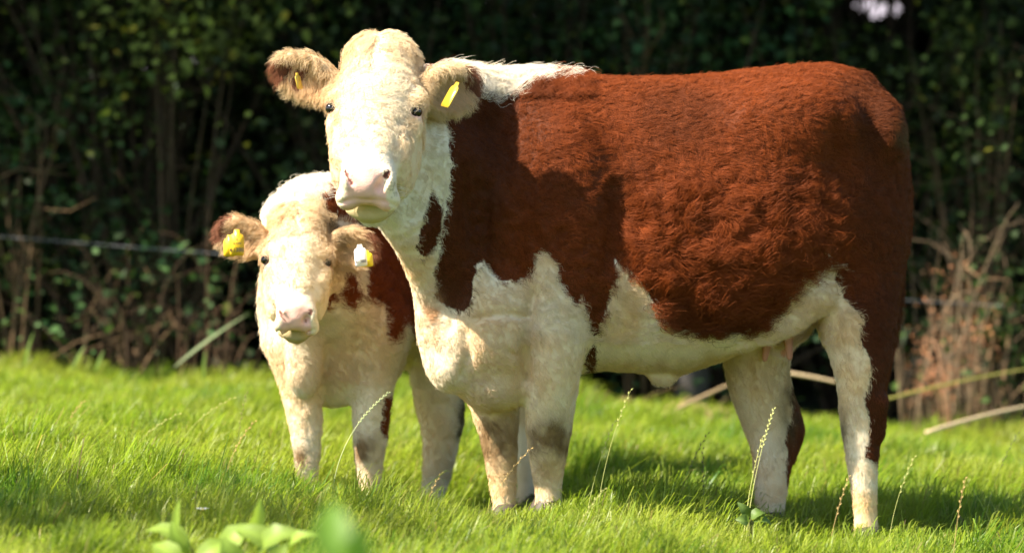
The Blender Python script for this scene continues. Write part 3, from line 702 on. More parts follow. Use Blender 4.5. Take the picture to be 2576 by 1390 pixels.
# ------------------------------------------------------------------ the calf
CALF_BROWN = [[(905, 560), (960, 600), (1005, 690), (1040, 760), (1400, 700), (1400, 560), (1300, 400), (1000, 400), (845, 470), (800, 530), (815, 545)],
              [(905, 560), (930, 745), (960, 760), (975, 790), (965, 840), (1000, 850), (1020, 790), (1100, 900), (1220, 900), (1400, 760), (1400, 560), (1000, 500)],
              [(832, 690), (845, 682), (885, 680), (905, 715), (900, 755), (880, 768), (860, 735), (848, 730), (836, 765), (822, 765)],
              [(610, 670), (646, 665), (646, 750), (622, 745)],
              [(962, 1000), (990, 990), (985, 1060), (968, 1100), (958, 1080)]]
def calf():
    root = empty("calf", np.array([P(930, 1240, 12.7)[0], 12.75, float(ground(P(930, 1240, 12.7)[0], 12.75))]))
    tag(root, "small white faced calf with tagged ears standing half behind the big cow", "calf")
    G = SDF((-1.0, 11.85, -.1), (.42, 13.75, 1.17), .0062)
    S = .75
    u = norm(np.array([P(1290, 700, 13.2)[0]-P(860, 700, 12.65)[0], .62, 0])); v = np.array([u[1], -u[0], 0])
    rot = np.stack([u, v, [0, 0, 1]])
    G.chain([P(890, 690, 12.75), P(1080, 685, 13.0), P(1250, 680, 13.25)], [.225, .265, .23], .05, (np.array([0, 0, 1.]), 1.18))
    G.ell(P(828, 790, 12.62), [.175, .205, .22], rot, .06)
    G.ell(P(835, 920, 12.6), [.13, .16, .13], rot, .06)
    G.ell(P(965, 800, 12.62), [.10, .07, .22], rot, .06)
    G.ell(P(705, 775, 12.55), [.08, .05, .16], rot, .05)
    G.chain([P(890, 600, 12.78), P(800, 560, 12.6), P(755, 575, 12.42)], [.18, .145, .12], .05)
    G.chain([P(850, 760, 12.6), P(790, 700, 12.45), P(750, 660, 12.35)], [.2, .16, .11], .05)
    G.ell(P(765, 935, 12.38), [.06, .04, .085], rot, .05)
    G.ell(P(760, 860, 12.38), [.05, .035, .08], rot, .05)
    def leg(pts, d, k=.035):
        pts = longer(pts); G.chain([P(x, y, d) for x, y, r in pts], [px(r, 12.5)-.006 for x, y, r in pts], k)
    leg([(735, 860, 72), (752, 940, 62), (762, 1010, 52), (771, 1085, 43), (773, 1145, 35), (776, 1190, 29), (776, 1212, 34)], 12.5)
    leg([(950, 820, 82), (940, 930, 62), (934, 1040, 51), (930, 1105, 46), (928, 1160, 37), (928, 1205, 29), (928, 1228, 33)], 12.52)
    leg([(1150, 800, 120), (1104, 950, 76), (1110, 1045, 64), (1109, 1110, 52), (1098, 1180, 42), (1084, 1250, 33), (1079, 1276, 37)], 12.87)
    leg([(1310, 800, 100), (1318, 950, 60), (1322, 1050, 44), (1324, 1130, 34), (1322, 1200, 29), (1322, 1240, 34)], 13.1)
    h = Head(P(747, 657, 12.2), S, -4, 36, -1.5)
    h.sculpt(G, dict(eyes=[(667, 654), (822, 661)], mouth=[(683, 832), (705, 834), (742, 835), (780, 832), (800, 826)],
        nostrils=[([(702, 783), (708, 795), (716, 806)], [.005, .008, .008]), ([(783, 783), (777, 795), (769, 806)], [.007, .010, .010])]))
    ears = [h.ear(G, h.p(.10, -.115, -.10), P(546, 572, 12.27), .062, (.2, -.95, -.2), S, .015), h.ear(G, h.p(.10, .115, -.10), P(946, 622, 12.27), .064, (.0, -.95, -.2), S, .015)]
    V, F = G.mesh(2); N = vnormals(V, F)
    V = V+N*(.0025*(noise(V, .04, 131)+.6*noise(V, .02, 132)))[:, None]; N = vnormals(V, F)
    def paint(q, nn, jit=0.):
        n = len(q); zx, zy = Zc(q); x, y = rough_poly(zx, zy, q, 5, 15, jit); s, t, w = h.loc(q)
        head = (s > -.12) & (s < .60) & (np.abs(t) < .2) & (w > -.24) & (q[:, 1] < 12.36)
        ear = np.zeros(n, bool)
        for e in ears: ear |= (np.linalg.norm((q-e['c']), axis=1) < e['ln']*.62)
        br = np.zeros(n, bool)
        for p in CALF_BROWN: br |= inpoly(x, y, p)
        br &= ~head & ~ear
        crest = (zy < 520) & (zx < 850) & (x+.6*(y-430) < 850); br &= ~crest
        c = np.where(br[:, None], BROWN*1.05, WHITE)
        cr = np.clip(.25+sstep(-.5, .5, noise(q, .14, 141))*.6, 0, 1); c = np.where((~br & ~head & (zy > 650))[:, None], WHITE+(CREAM-WHITE)*cr[:, None], c)
        cf = np.clip(.35+.7*sstep(.05, .16, np.abs(t)-.02*noise(q, .05, 142))+.5*sstep(.14, .02, s), 0, 1)
        c = np.where(head[:, None], WHITE*1.04+(CREAM-WHITE)*cf[:, None], c)
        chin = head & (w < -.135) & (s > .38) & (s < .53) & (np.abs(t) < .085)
        c = np.where(chin[:, None], CREAM*np.array([.62, .66, .6]), c)  # calf's chin darkened too: the shade below its mouth put into colour
        for i, e in enumerate(ears):
            d = (q-e['c']); la, lb, lf = d@e['a']/(e['ln']*.54), d@e['b']/e['w'], d@e['f']
            m = np.linalg.norm(d, axis=1) < e['ln']*.62
            c = np.where(m[:, None], CREAM*.8+np.array([.03, .0, 0]), c)
            red = m & (la+.3*noise(q, .02, 151) > .7); c = np.where(red[:, None], BROWN*.8+np.array([.10, .08, .06]), c)
        def stain(cx, cy, rx, ry, col, amt, c):
            g = np.exp(-(((zx-cx)/rx)**2+((zy-cy)/ry)**2))*amt*(.7+.5*noise(q, .03, 161)); return c+(col-c)*np.clip(g, 0, .95)[:, None]
        c = stain(830, 560, 26, 22, MUD*.8, 1.2, c); c = stain(852, 600, 14, 30, MUD, .9, c); c = stain(918, 1130, 34, 40, TAN*.8, 1.7, c); c = stain(757, 1150, 26, 34, TAN*.8, 1.5, c)
        c = stain(1165, 1060, 22, 60, MUD, 1.8, c); c = stain(1130, 1180, 20, 50, MUD*2, .6, c); c = stain(830, 950, 60, 60, np.array([.62, .42, .22]), .35, c)
        bare = head & (s > .40) & (s < .53) & (w > -.128) & (np.abs(t) < .058-.15*(w+.05)+.008*noise(q, .02, 71)) & (s-.25*w+.10*np.abs(t) > .447)
        c = np.where(bare[:, None], PINK*(1+.08*noise(q, .012, 172))[:, None], c)
        inn = head & (h.nozd(q) < 0); c = np.where(inn[:, None], np.array([.3, .13, .1]), c)
        de = np.minimum(np.linalg.norm(q-h.eyes[0], axis=1), np.linalg.norm(q-h.eyes[1], axis=1))
        lid = head & (de < .022); c = np.where(lid[:, None], np.array([.70, .48, .38]), c); bare |= head & (de < .018)
        return np.clip(c, 0, .88), bare, head, ear, br, s, t, w, zx, zy
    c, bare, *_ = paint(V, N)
    body = new_mesh("body", V, F, M_SKIN, None, True, c*np.where(bare, 1, np.where(c[:, 1] < .09, .45, .88))[:, None]); to_local(body, root)  # same depth shade painted on the hide under the calf's brown hair
    view = lambda q, nn: np.where((nn*norm(np.array([0, 0, 1.4])-q)).sum(1) > -.35, 1., .1)*np.where(q[:, 2] < .02, .2, 1)*np.where(Zc(q)[0] > 1200, .3, 1)
    q, nn = scatter(V, F, N, NCALF, view)
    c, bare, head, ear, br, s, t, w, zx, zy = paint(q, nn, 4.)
    k = ~bare; q, nn, c, head, ear, br, s, t, w, zx, zy = [z[k] for z in (q, nn, c, head, ear, br, s, t, w, zx, zy)]
    n = len(q); g = np.tile(u*.6+np.array([0, 0, -.8]), (n, 1))
    side = np.sign(zx-810); g = g+np.outer(side*.25*(zx < 1020), [1, 0, 0])
    crest = (zy < 560) & (zx < 900) & ~head; g[crest] = np.array([.2, .5, .5])
    Ld = np.full(n, .022); lift = np.full(n, .4); curl = np.full(n, .1); clump = np.full(n, .4); rotm = np.full(n, .45)
    Ld[br] = .028; curl[br] = .25; rotm[br] = 1.4
    Ld[zy > 960] = .016; clump[zy > 960] = .4; lift[zy > 960] = .32; rotm[zy > 960] = .35; Ld[crest] = .03; lift[crest] = .4; curl[crest] = .2
    hd = head & ~ear; gf = h.a*(s-.15)[:, None]+h.r*(t*1.3)[:, None]+h.a*.06; g[hd] = gf[hd]
    fz = 1-sstep(.28, .45, s+.03*noise(q, .05, 193)); tz = 1-sstep(.06, .12, s)
    Ld[hd] = (.006+.014*fz+.018*tz)[hd]; lift[hd] = (.15+.25*fz-.06*tz)[hd]; curl[hd] = (.02+.22*fz)[hd]; rotm[hd] = (.15+1.*fz)[hd]
    tf = hd & (s < .1); g[tf] = (h.b*.25+h.a*.4+h.r*np.sign(t)[:, None]*.5+np.array([0, 0, .25]))[tf]; rotm[tf] = .7; clump[tf] = .55
    cheek = hd & (np.abs(t) > .12) & (s > .22); Ld[cheek] = .008; curl[cheek] = .04; rotm[cheek] = .2
    for e in ears:
        d = (q-e['c']); m = np.linalg.norm(d, axis=1) < e['ln']*.62; lb, lf = d@e['b'], d@e['f']
        gg = e['a']*.8-np.array([0, 0, .8])+e['b']*(lb/e['w'])[:, None]*.5
        g[m] = gg[m]; Ld[m] = np.where(lf > 0, .03, .025)[m]; lift[m] = .42; curl[m] = .1; rotm[m] = .4; clump[m] = .5
    g = g+rng.normal(0, .05, g.shape); Ld = Ld*np.where((rng.random(n) < .03) & ~ear & ~(hd & (s < .12)), 1.5, 1)
    grow("coat", q, nn, g, Ld, lift, c, root, curl=curl, wave=7, clump=clump, cell=.02, rotamp=rotm, rotscale=.05, seed=5)
    for sd in (-1, 1): eye_part(h, sd, root)
    for (x, y, z) in HOOVES[4:]: hoof("hoof", np.array([x, y, z]), -u, .75, root)
    Z = np.array([0, 0, 1.]); X = np.array([1., 0, 0]); Y = np.array([0, 1., 0])
    ear_tag(root, P(596, 610, 12.155), X-Y*.1, Z-X*.08, .044, .080, (.66, .42, .02), [("IE", .12, .007), ("22-4397", -.03, .0085), ("61388", -.28, .0175)])
    ear_tag(root, P(577, 618, 12.2), X-Y*.2, Z+X*.1, .036, .066, (.66, .42, .02), [])
    ear_tag(root, P(907, 642, 12.15), X*.9-Y*.2+Z*.1, Z+X*.28, .038, .066, (.86, .84, .78), [("61388", -.28, .0135)])
    ear_tag(root, P(922, 650, 12.2), X-Y*.1+Z*.1, Z+X*.15, .038, .05, (.74, .62, .03), [])
    return h
NCOW, NCALF = 330000, 150000
cow(); calf()

# ------------------------------------------------------------------ pasture grass
def grass(n, xr, yr, wid, name, lo_h=.032, hi_h=.125):
    y = np.sqrt(rng.uniform(yr[0]**2, yr[1]**2, n)); x = rng.uniform(-1, 1, n)*xr(y)
    p0 = np.stack([x, y, np.zeros(n)], 1)
    cl = noise(p0, .22, 201); c2 = noise(p0, .7, 202); c3 = noise(p0, .08, 203)
    H = (lo_h+(hi_h-lo_h)*rng.random(n)**1.7)*(1+.5*cl+.3*c2)*(1+.3*c3)
    H *= np.where(y > 13.5, 1-.25*np.clip((y-13.5)/2, 0, 1), 1)
    for hx, hy, _ in HOOVES: H *= 1-.42*np.exp(-((x-hx)**2/.14**2+((y-hy+.24)/.36)**2)/1.4)
    ang = rng.uniform(0, 2*math.pi, n)+1.2*noise(p0, .35, 204); lean = H*np.clip(rng.normal(.55, .35, n), .05, 1.6)
    dx, dy = np.cos(ang)*lean+.25*H, np.sin(ang)*lean
    w = wid*rng.uniform(.6, 1.5, n)*(1+.02*(y-12)); ta = ang+math.pi/2+rng.normal(0, .6, n)
    wx, wy = np.cos(ta)*w*.5, np.sin(ta)*w*.5
    z = ground(x, y)-.006
    V = np.empty((n, 7, 3), np.float32)
    for i, (f, hh, ww) in enumerate(((0, 0, .8), (.22, .55, 1.), (.6, .92, .7))):
        cx, cy, cz = x+dx*f, y+dy*f, z+H*hh
        V[:, 2*i] = np.stack([cx-wx*ww, cy-wy*ww, cz], 1); V[:, 2*i+1] = np.stack([cx+wx*ww, cy+wy*ww, cz], 1)
    V[:, 6] = np.stack([x+dx, y+dy, z+H*np.clip(1.0-.12*lean/H, .6, 1)], 1)
    b = (np.arange(n)*7)[:, None]
    q = np.concatenate([b+[0, 1, 3, 2], b+[2, 3, 5, 4]]); t = b+[4, 5, 6]
    base = np.array([.205, .285, .024]); yel = np.array([.285, .325, .042]); drk = np.array([.075, .185, .018]); straw = np.array([.32, .25, .10])
    m = np.clip(.5+.6*noise(p0, .5, 205)+rng.normal(0, .3, n), 0, 1)[:, None]
    c = base*(1-m)+yel*m; m2 = np.clip(noise(p0, .3, 206)*.9+rng.normal(0, .25, n)-.15, 0, 1)[:, None]; c = c*(1-m2)+drk*m2
    st = rng.random(n) < .02+.05*(y > 15.8); c[st] = straw*rng.uniform(.6, 1.2, (st.sum(), 1))
    c = c*rng.uniform(.8, 1.2, (n, 1))
    o = new_mesh(name, V.reshape(-1, 3), [q, t], M_GRASS, None, True, np.repeat(c, 7, 0))
    tag(o, None, None, None, "stuff"); o["label"] = "bright green pasture grass around the two cows"
    return o
NG = 470000
grass(NG, lambda y: .1285*y+.2, (9.7, 16.3), .0031, "grass")
grass(60000, lambda y: np.where(y > 16.3, 0*y+7., 7.), (7.0, 16.4), .007, "grass")

grass(9000, lambda y: .1285*y+.2, (9.9, 16.2), .003, "grass", .06, .17)

def spike(bz, tz, d, bend=.02, seeds=14, col=(.30, .30, .09), r=.0008):
    """one seed stalk from its foot to its tip"""
    tip = P(tz[0], tz[1], d); b0 = P(bz[0], bz[1], d); foot = b0+(b0-tip)*.0; foot[2] = float(ground(foot[0], foot[1]))
    L = np.linalg.norm(tip-foot); side = np.array([tip[0]-foot[0], .02, 0]); side = side/np.linalg.norm(side)
    u = np.linspace(0, 1, 14)
    pts = foot+(tip-foot)*u[:, None]-side*(bend*4*u*(1-u))[:, None]+np.array([0, 0, 1])*(bend*2*u*(1-u))[:, None]
    m = MB(); m.tube(pts-tip*0, np.linspace(r*1.2, r*.6, 14), 5, col)
    for i in range(seeds):
        f = 1-.5*i/seeds*min(1, .26/L); k = f*13; a = int(min(k, 12)); p = pts[a]+(pts[a+1]-pts[a])*(k-a); t = norm(pts[a+1]-pts[a])
        s = norm(np.cross(t, [0, 1, 0]))*(1 if i % 2 else -1); dr = norm(t+s*.45); nrm = np.cross(t, s); l = .0125; w = .0018
        q = [p, p+dr*l*.4+norm(np.cross(dr, nrm))*w, p+dr*l, p+dr*l*.4-norm(np.cross(dr, nrm))*w, p+dr*l*.45+nrm*w*.7, p+dr*l*.45-nrm*w*.7]
        m.add(q, None, [(0, 1, 4), (1, 2, 4), (2, 3, 4), (3, 0, 4), (1, 0, 5), (2, 1, 5), (3, 2, 5), (0, 3, 5)], np.array(col)*1.05)
    o = m.build("grass_stalk", M_DRY)
    tag(o, "thin pale seed stalk rising out of the green pasture grass", "grass stalk", "seed stalks in the pasture grass")
    return o
PALE = (.42, .42, .14); STRAW = (.48, .33, .13)
o = spike((1872, 1250), (1946, 1030), 11.55, .015, 16, (.50, .50, .18), .0011); o["label"] = "tall pale seed stalk in front of the cow's far hind leg"; del o["group"]
o = spike((1868, 1270), (1918, 1100), 11.6, .012, 8, PALE, .0014); o["label"] = "shorter pale seed stalk beside the tall one at the cow's far hind leg"; del o["group"]
o = spike((1495, 1270), (1586, 982), 11.6, .02, 9, PALE); o["label"] = "tall thin seed stalk just behind the cow's near foreleg"; del o["group"]
o = spike((835, 1190), (976, 988), 11.9, .05, 20, (.42, .46, .22), .0014); o["label"] = "curved pale seed stalk crossing the calf's foreleg"; del o["group"]
for b, t, d, bd, c in [((1470, 1200), (1545, 1062), 11.8, .01, PALE), ((1200, 1205), (1335, 1128), 11.6, .02, STRAW), ((1055, 1230), (1110, 1190), 11.6, .012, STRAW), ((2075, 1290), (2135, 1200), 11.3, .01, STRAW),
                       ((2395, 1320), (2428, 1205), 11.2, .01, STRAW), ((2470, 1190), (2560, 1090), 12.4, .02, PALE), ((430, 1120), (588, 1000), 12.8, .04, PALE),
                       ((700, 1110), (735, 995), 12.9, .01, PALE), ((560, 1180), (640, 1060), 12.4, .02, STRAW), ((150, 1120), (210, 1010), 13.0, .02, STRAW), ((300, 1130), (450, 1040), 12.6, .03, PALE),
                       ((590, 1110), (620, 990), 12.6, .01, (.2, .2, .07)), ((1690, 1180), (1780, 1090), 12.0, .015, (.12, .12, .05)), ((1770, 1220), (1768, 1130), 12.0, .004, (.12, .12, .05)),
                       ((80, 1290), (190, 1180), 12.0, .03, STRAW), ((2230, 1280), (2300, 1150), 11.5, .02, PALE),
                       ((1430, 1330), (1520, 1230), 11.0, .02, PALE)]:
    spike(b, t, d, bd, 9, c)

# broad leaves
def leafblade(m, base, tip, width, up, col, bend=.15, nseg=7, fold=.25, wave=0.):
    base, tip = np.asarray(base, float), np.asarray(tip, float); ax = tip-base; L = np.linalg.norm(ax); ax /= L
    up = norm(np.asarray(up, float)-ax*np.dot(up, ax)); sd = np.cross(ax, up); V = []
    for i in range(nseg+1):
        f = i/nseg; w = width*.5*(math.sin(math.pi*min(1, f*.93+.05))**.8*(1.15-.45*f)) if 0 < f < 1 else width*.04
        c = base+ax*L*f+up*bend*L*4*f*(1-f)
        for k in (-1, -.5, 0, .5, 1):
            V.append(c+sd*w*k+up*abs(k)*w*fold+up*wave*w*math.sin(f*17+k*2)*abs(k))
    i, j = np.meshgrid(np.arange(nseg), np.arange(4), indexing='ij'); i, j = i.ravel(), j.ravel()
    c = np.tile(np.asarray(col, float), (len(V), 1)); c[2::5] *= 1.25
    m.add(V, np.stack([i*5+j, i*5+j+1, (i+1)*5+j+1, (i+1)*5+j], 1), None, c)
def dock(foot, leaves, label, col):
    foot = np.asarray(foot, float); foot[2] = float(ground(foot[0], foot[1])); root = empty("dock_plant", foot); tag(root, label, "dock plant")
    st = MB()
    for (bz, tz, d, w, up, bend) in leaves:
        b, t = P(*bz, d), P(*tz, d+random.uniform(-.06, .06))
        st.tube([foot, foot*.4+b*.6+np.array([0, 0, -.02]), b], [.005, .004, .003], 6, (.16, .17, .04))
        m = MB(); leafblade(m, b, t, w, up, np.array(col)*random.uniform(.85, 1.2), bend, wave=.12); to_local(m.build("leaf", M_DOCK), root)
    to_local(st.build("stem", M_DOCK), root)
F_ = (0, -1, .3)
dock(P(560, 1900, 10.1), [((622, 1362), (655, 1252), 10.1, .062, (.9, -.6, .1), .06), ((445, 1350), (452, 1255), 10.1, .030, (-.6, -.8, .1), .05), ((470, 1400), (432, 1308), 10.1, .05, (-.3, -1, .3), .1), ((480, 1375), (365, 1335), 10.1, .06, (0, -.6, 1), .2),
    ((560, 1400), (640, 1318), 10.0, .075, (-.2, -.8, .7), .2), ((700, 1392), (590, 1332), 9.95, .07, (0, -.7, .9), .2), ((650, 1400), (765, 1342), 9.95, .08, (0, -.7, .9), .25), ((500, 1425), (585, 1362), 9.9, .07, (0, -.7, .9), .2),
    ((720, 1400), (805, 1345), 9.9, .05, (0, -.6, 1), .25), ((450, 1430), (385, 1368), 9.9, .07, (0, -.7, .9), .2), ((600, 1440), (560, 1350), 9.9, .07, (0, -1, .5), .15), ((690, 1440), (720, 1368), 9.85, .07, (0, -1, .6), .2)],
    "pale green dock plant with upright leaves blurred in the near foreground grass", (.21, .30, .045))
dock(P(845, 2400, 6.4), [((838, 1420), (838, 1262), 6.4, .07, (0, -1, .1), .1), ((880, 1440), (905, 1320), 6.4, .055, (.4, -.8, .2), .1), ((790, 1450), (770, 1370), 6.4, .05, (-.4, -.8, .2), .1)],
    "dark green leafy plant closest to the camera and strongly blurred", (.11, .21, .02))
dock(P(20, 1240, 11.9), [((15, 1225), (-20, 1180), 11.9, .05, F_, .2), ((20, 1220), (60, 1185), 11.9, .05, F_, .2), ((20, 1230), (45, 1222), 11.85, .05, (0, -.6, .8), .3), ((15, 1235), (-10, 1222), 11.85, .05, F_, .3), ((20, 1215), (25, 1165), 11.9, .04, F_, .1)],
    "small dark leafy weed in the grass at the left edge of the picture", (.04, .085, .02))
dock(P(1890, 1305, 11.55), [((1885, 1300), (1855, 1262), 11.55, .035, F_, .25), ((1890, 1305), (1925, 1290), 11.5, .04, (0, -.5, .8), .3), ((1885, 1310), (1850, 1305), 11.5, .035, F_, .3), ((1895, 1310), (1940, 1318), 11.5, .035, (0, -.5, .8), .25)],
    "low broad leaved weed at the foot of the cow's far hind leg", (.10, .16, .03))
def daisy():
    c = P(510, 1281, 10.9); root = empty("daisy", np.array([c[0], c[1], float(ground(c[0], c[1]))])); tag(root, "tiny white daisy in the shaded grass at lower left", "daisy")
    m = MB()
    for i in range(16):
        a = i*2*math.pi/16; r = np.array([math.cos(a), math.sin(a)*.9, .25]); leafblade(m, c+r*.004, c+r*.018, .0065, (0, -.3, 1), (.82, .80, .82), .05, 3)
    to_local(m.build("petals", M_DOCK), root)
    m = MB(); m.tube([c-np.array([0, 0, .001]), c+np.array([0, -.001, .004])], [.004, .003], 10, (.7, .5, .03)); to_local(m.build("flower_centre", M_DRY), root)
    m = MB(); m.tube([root.location, c], [.0012, .001], 5, (.1, .16, .03)); to_local(m.build("stem", M_DOCK), root)
daisy()

def hills():
    xs = np.linspace(-300, 300, 121); pr = [(300, -3), (330, 5.5), (380, 9.5), (470, 7)]; V = []
    for yy, zz in pr: V.append(np.stack([xs, np.full(121, yy)+4*np.sin(xs*.05), zz+1.2*np.sin(xs*.021+yy)+.5*np.sin(xs*.13)], 1))
    i, j = np.meshgrid(np.arange(3), np.arange(120), indexing='ij'); i, j = i.ravel(), j.ravel()
    m, t, b = mat_new("heather_hill"); n = t.nodes.new("ShaderNodeTexNoise"); n.inputs["Scale"].default_value = .3; c = t.nodes.new("ShaderNodeValToRGB")
    c.color_ramp.elements[0].color = (.15, .14, .16, 1); c.color_ramp.elements[1].color = (.30, .27, .31, 1); tc = t.nodes.new("ShaderNodeTexCoord")
    t.links.new(tc.outputs["Object"], n.inputs["Vector"]); t.links.new(n.outputs["Fac"], c.inputs[0]); t.links.new(c.outputs[0], b.inputs["Base Color"]); b.inputs["Roughness"].default_value = 1
    tag(new_mesh("hills", np.concatenate(V), np.stack([i*121+j, i*121+j+1, (i+1)*121+j+1, (i+1)*121+j], 1), m), "pale distant hillside glimpsed through gaps in the hedge", None, None, "structure")
hills()

# ------------------------------------------------------------------ hedge, trees, fence
def leaves(cen, size, cols, flat=.5, droop=0.):
    """folded leaf faces: cen (n,3), size (n,), cols (n,3)"""
    n = len(cen); a = norm(rng.normal(0, 1, (n, 3))*np.array([1, 1, flat+.3])-np.array([0, 0, droop])); up = norm(rng.normal(0, .6, (n, 3))+np.array([0, -.45, .8])); s = norm(np.cross(a, up)); up = np.cross(s, a)
    L = size[:, None]; w = L*rng.uniform(.28, .42, (n, 1)); fo = w*.35
    V = np.stack([cen, cen+a*L*.35+s*w+up*fo, cen+a*L, cen+a*L*.35-s*w+up*fo, cen+a*L*.4], 1).reshape(-1, 3)
    b = (np.arange(n)*5)[:, None]
    return V, np.concatenate([b+[0, 4, 1], b+[1, 4, 2], b+[0, 3, 4], b+[3, 2, 4]]), np.repeat(cols, 5, 0)
HOLES = [((2225, 25), 62, 34), ((2150, 22), 26, 26), ((2275, 65), 24, 22), ((2318, 105), 20, 18), ((2300, 78), 12, 12), ((1130, 6), 16, 9), ((1208, 14), 9, 8), ((1236, 4), 8, 8), ((1302, 2), 10, 9), ((1340, 28), 8, 8), ((2160, 5), 30, 14), ((2185, 60), 12, 10), ((2260, 20), 20, 30)]
HX = np.array([h[0] for h in HOLES], float); HR = np.array([h[1:] for h in HOLES], float)
def keep_gaps(p, pad=2):
    """little gaps in the hedge through which the sky shows"""
    zx, zy = Zc(p); k = np.ones(len(p), bool)
    for (hx, hy), (rx, ry) in zip(HX, HR):
        pd = 17 if rx > 17 else pad
        k &= (((zx-hx)/(rx+pd))**2+((zy-hy)/(ry+pd))**2) > 1
    return k
def shrub(x, y, h, r, n, label, col, cname="hedge_shrub", cat="shrub", lsize=.05, depth=.75, twig=(.042, .029, .018), clumps=46, bottom=.1, group="shrubs of the dark hedge"):
    gz = float(ground(x, y)); root = empty(cname, (x, y, gz)); tag(root, label, cat, group)
    c = np.stack([x+rng.normal(0, r*.5, clumps), y+rng.uniform(-depth, depth, clumps)*.8, gz+bottom+rng.uniform(0, 1, clumps)**.85*(h-bottom)], 1)
    st = MB()
    for k in range(clumps):
        f = np.array([x+random.uniform(-.25, .25)*r, y+random.uniform(-.15, .15), gz]); e = c[k]; mid = (f+e)/2+np.array([random.uniform(-.1, .1), random.uniform(-.1, .05), .12*h*random.uniform(0, 1)])
        uu = np.linspace(0, 1, 7)[:, None]; pts = (1-uu)**2*f+2*uu*(1-uu)*mid+uu**2*e
        st.tube(pts, np.linspace(random.uniform(.006, .016), .002, 7), 5, np.array(twig)*random.uniform(.6, 1.5))
        for q in range(2):
            a = pts[random.randrange(3, 7)]; b = a+np.array([random.gauss(0, .18), random.gauss(-.05, .12), random.gauss(.05, .16)]); st.tube([a, (a+b)/2+rng.normal(0, .02, 3), b], [.0035, .0025, .0012], 4, np.array(twig)*random.uniform(.7, 1.8))
    k = rng.integers(0, clumps, n); cr = rng.uniform(.10, .24, clumps)
    p = c[k]+rng.normal(0, 1, (n, 3))*cr[k][:, None]*np.array([1.1, .9, .8])
    p = p[(p[:, 2] > gz+.02)]; p = p[keep_gaps(p)]
    m = len(p); cc = np.array(col)*(.35+1.5*hash3(np.floor(p[:, 0]/.25), np.floor(p[:, 1]/.25), np.floor(p[:, 2]/.25), 9)**2)[:, None]*rng.uniform(.6, 1.4, (m, 1))
    yl = rng.random(m) < .06; cc[yl] = cc[yl]*np.array([2.2, 1.5, .8])
    V, T, C_ = leaves(p, lsize*rng.uniform(.6, 1.4, m), cc)
    to_local(new_mesh("foliage", V, T, M_LEAF, None, False, C_), root); to_local(st.build("branches", M_BARK), root)
    return root
GREENS = [(.027, .054, .013), (.020, .048, .016), (.038, .058, .013), (.027, .043, .014)]
names = ["dark leafy hedge shrub", "dense dark green hedge shrub", "loose hedge shrub with thin brown twigs", "small leaved dark hedge shrub"]
k = 0
for row, (y0, n0, ls) in enumerate(((16.75, 2600, .045), (17.5, 2800, .06), (18.4, 4200, .09), (19.6, 6500, .15))):
    for i in range(9 if row < 2 else 8):
        x = -3.1+i*(.78 if row < 2 else .9)+random.uniform(-.12, .12); h = (2.0, 2.7, 3.1, 3.4)[row]*random.uniform(.85, 1.15)
        shrub(x, y0+random.uniform(-.12, .12), h, .62, n0, "dark leafy shrub of the shaded hedge behind the cattle", GREENS[k % 4], lsize=ls, depth=.4); k += 1
for i, x in enumerate((-5.6, -4.7, -3.9, 4.3, 5.2, 6.1)):
    for yy, hh in ((16.9, 2.3), (18.3, 3.2)): shrub(x, yy, hh, .7, 1500, "dark leafy shrub of the shaded hedge behind the cattle", GREENS[i % 4], lsize=.09, depth=.4, clumps=30)
s_ = shrub(-1.35, 16.4, 1.9, .34, 620, "", (.12, .15, .03), lsize=.05, depth=.2, clumps=9, bottom=1.15, twig=(.05, .035, .02), group=None); s_["label"] = "yellowish sunlit spray of hedge leaves above the calf at upper left"; s_.pop("group", None)
s_ = shrub(1.95, 16.3, .75, .3, 500, "", (.06, .10, .025), lsize=.05, depth=.3, clumps=16, bottom=.05, twig=(.25, .16, .09), group=None); s_["label"] = "low green bramble patch at the hedge foot behind the cow's tail end"; s_.pop("group", None)

for bx, by, bh, bb, c_, lab in ((-2.0, 16.28, 1.25, .5, (.036, .066, .018), "mid green bramble clump in the hedge above the left end of the wire"), (-1.55, 16.3, .75, .1, (.05, .10, .03), "low leafy bramble among the dry stalks at the left hedge foot"),
                               (2.25, 16.35, 1.0, .2, (.036, .066, .018), "leafy bramble behind the rusty dead stalks at the right edge"), (.55, 16.6, 1.75, 1.2, (.036, .066, .018), "light green leafy twig hanging in the hedge above the cow's back"), (2.0, 16.5, 1.7, 1.1, (.09, .13, .03), "bright leafy spray at the upper right corner of the hedge")):
    s_ = shrub(bx, by, bh, .3, 520, lab, c_, lsize=.042, depth=.25, clumps=13, bottom=bb, twig=(.10, .065, .035), group=None, cname="bramble"); s_.pop("group", None)

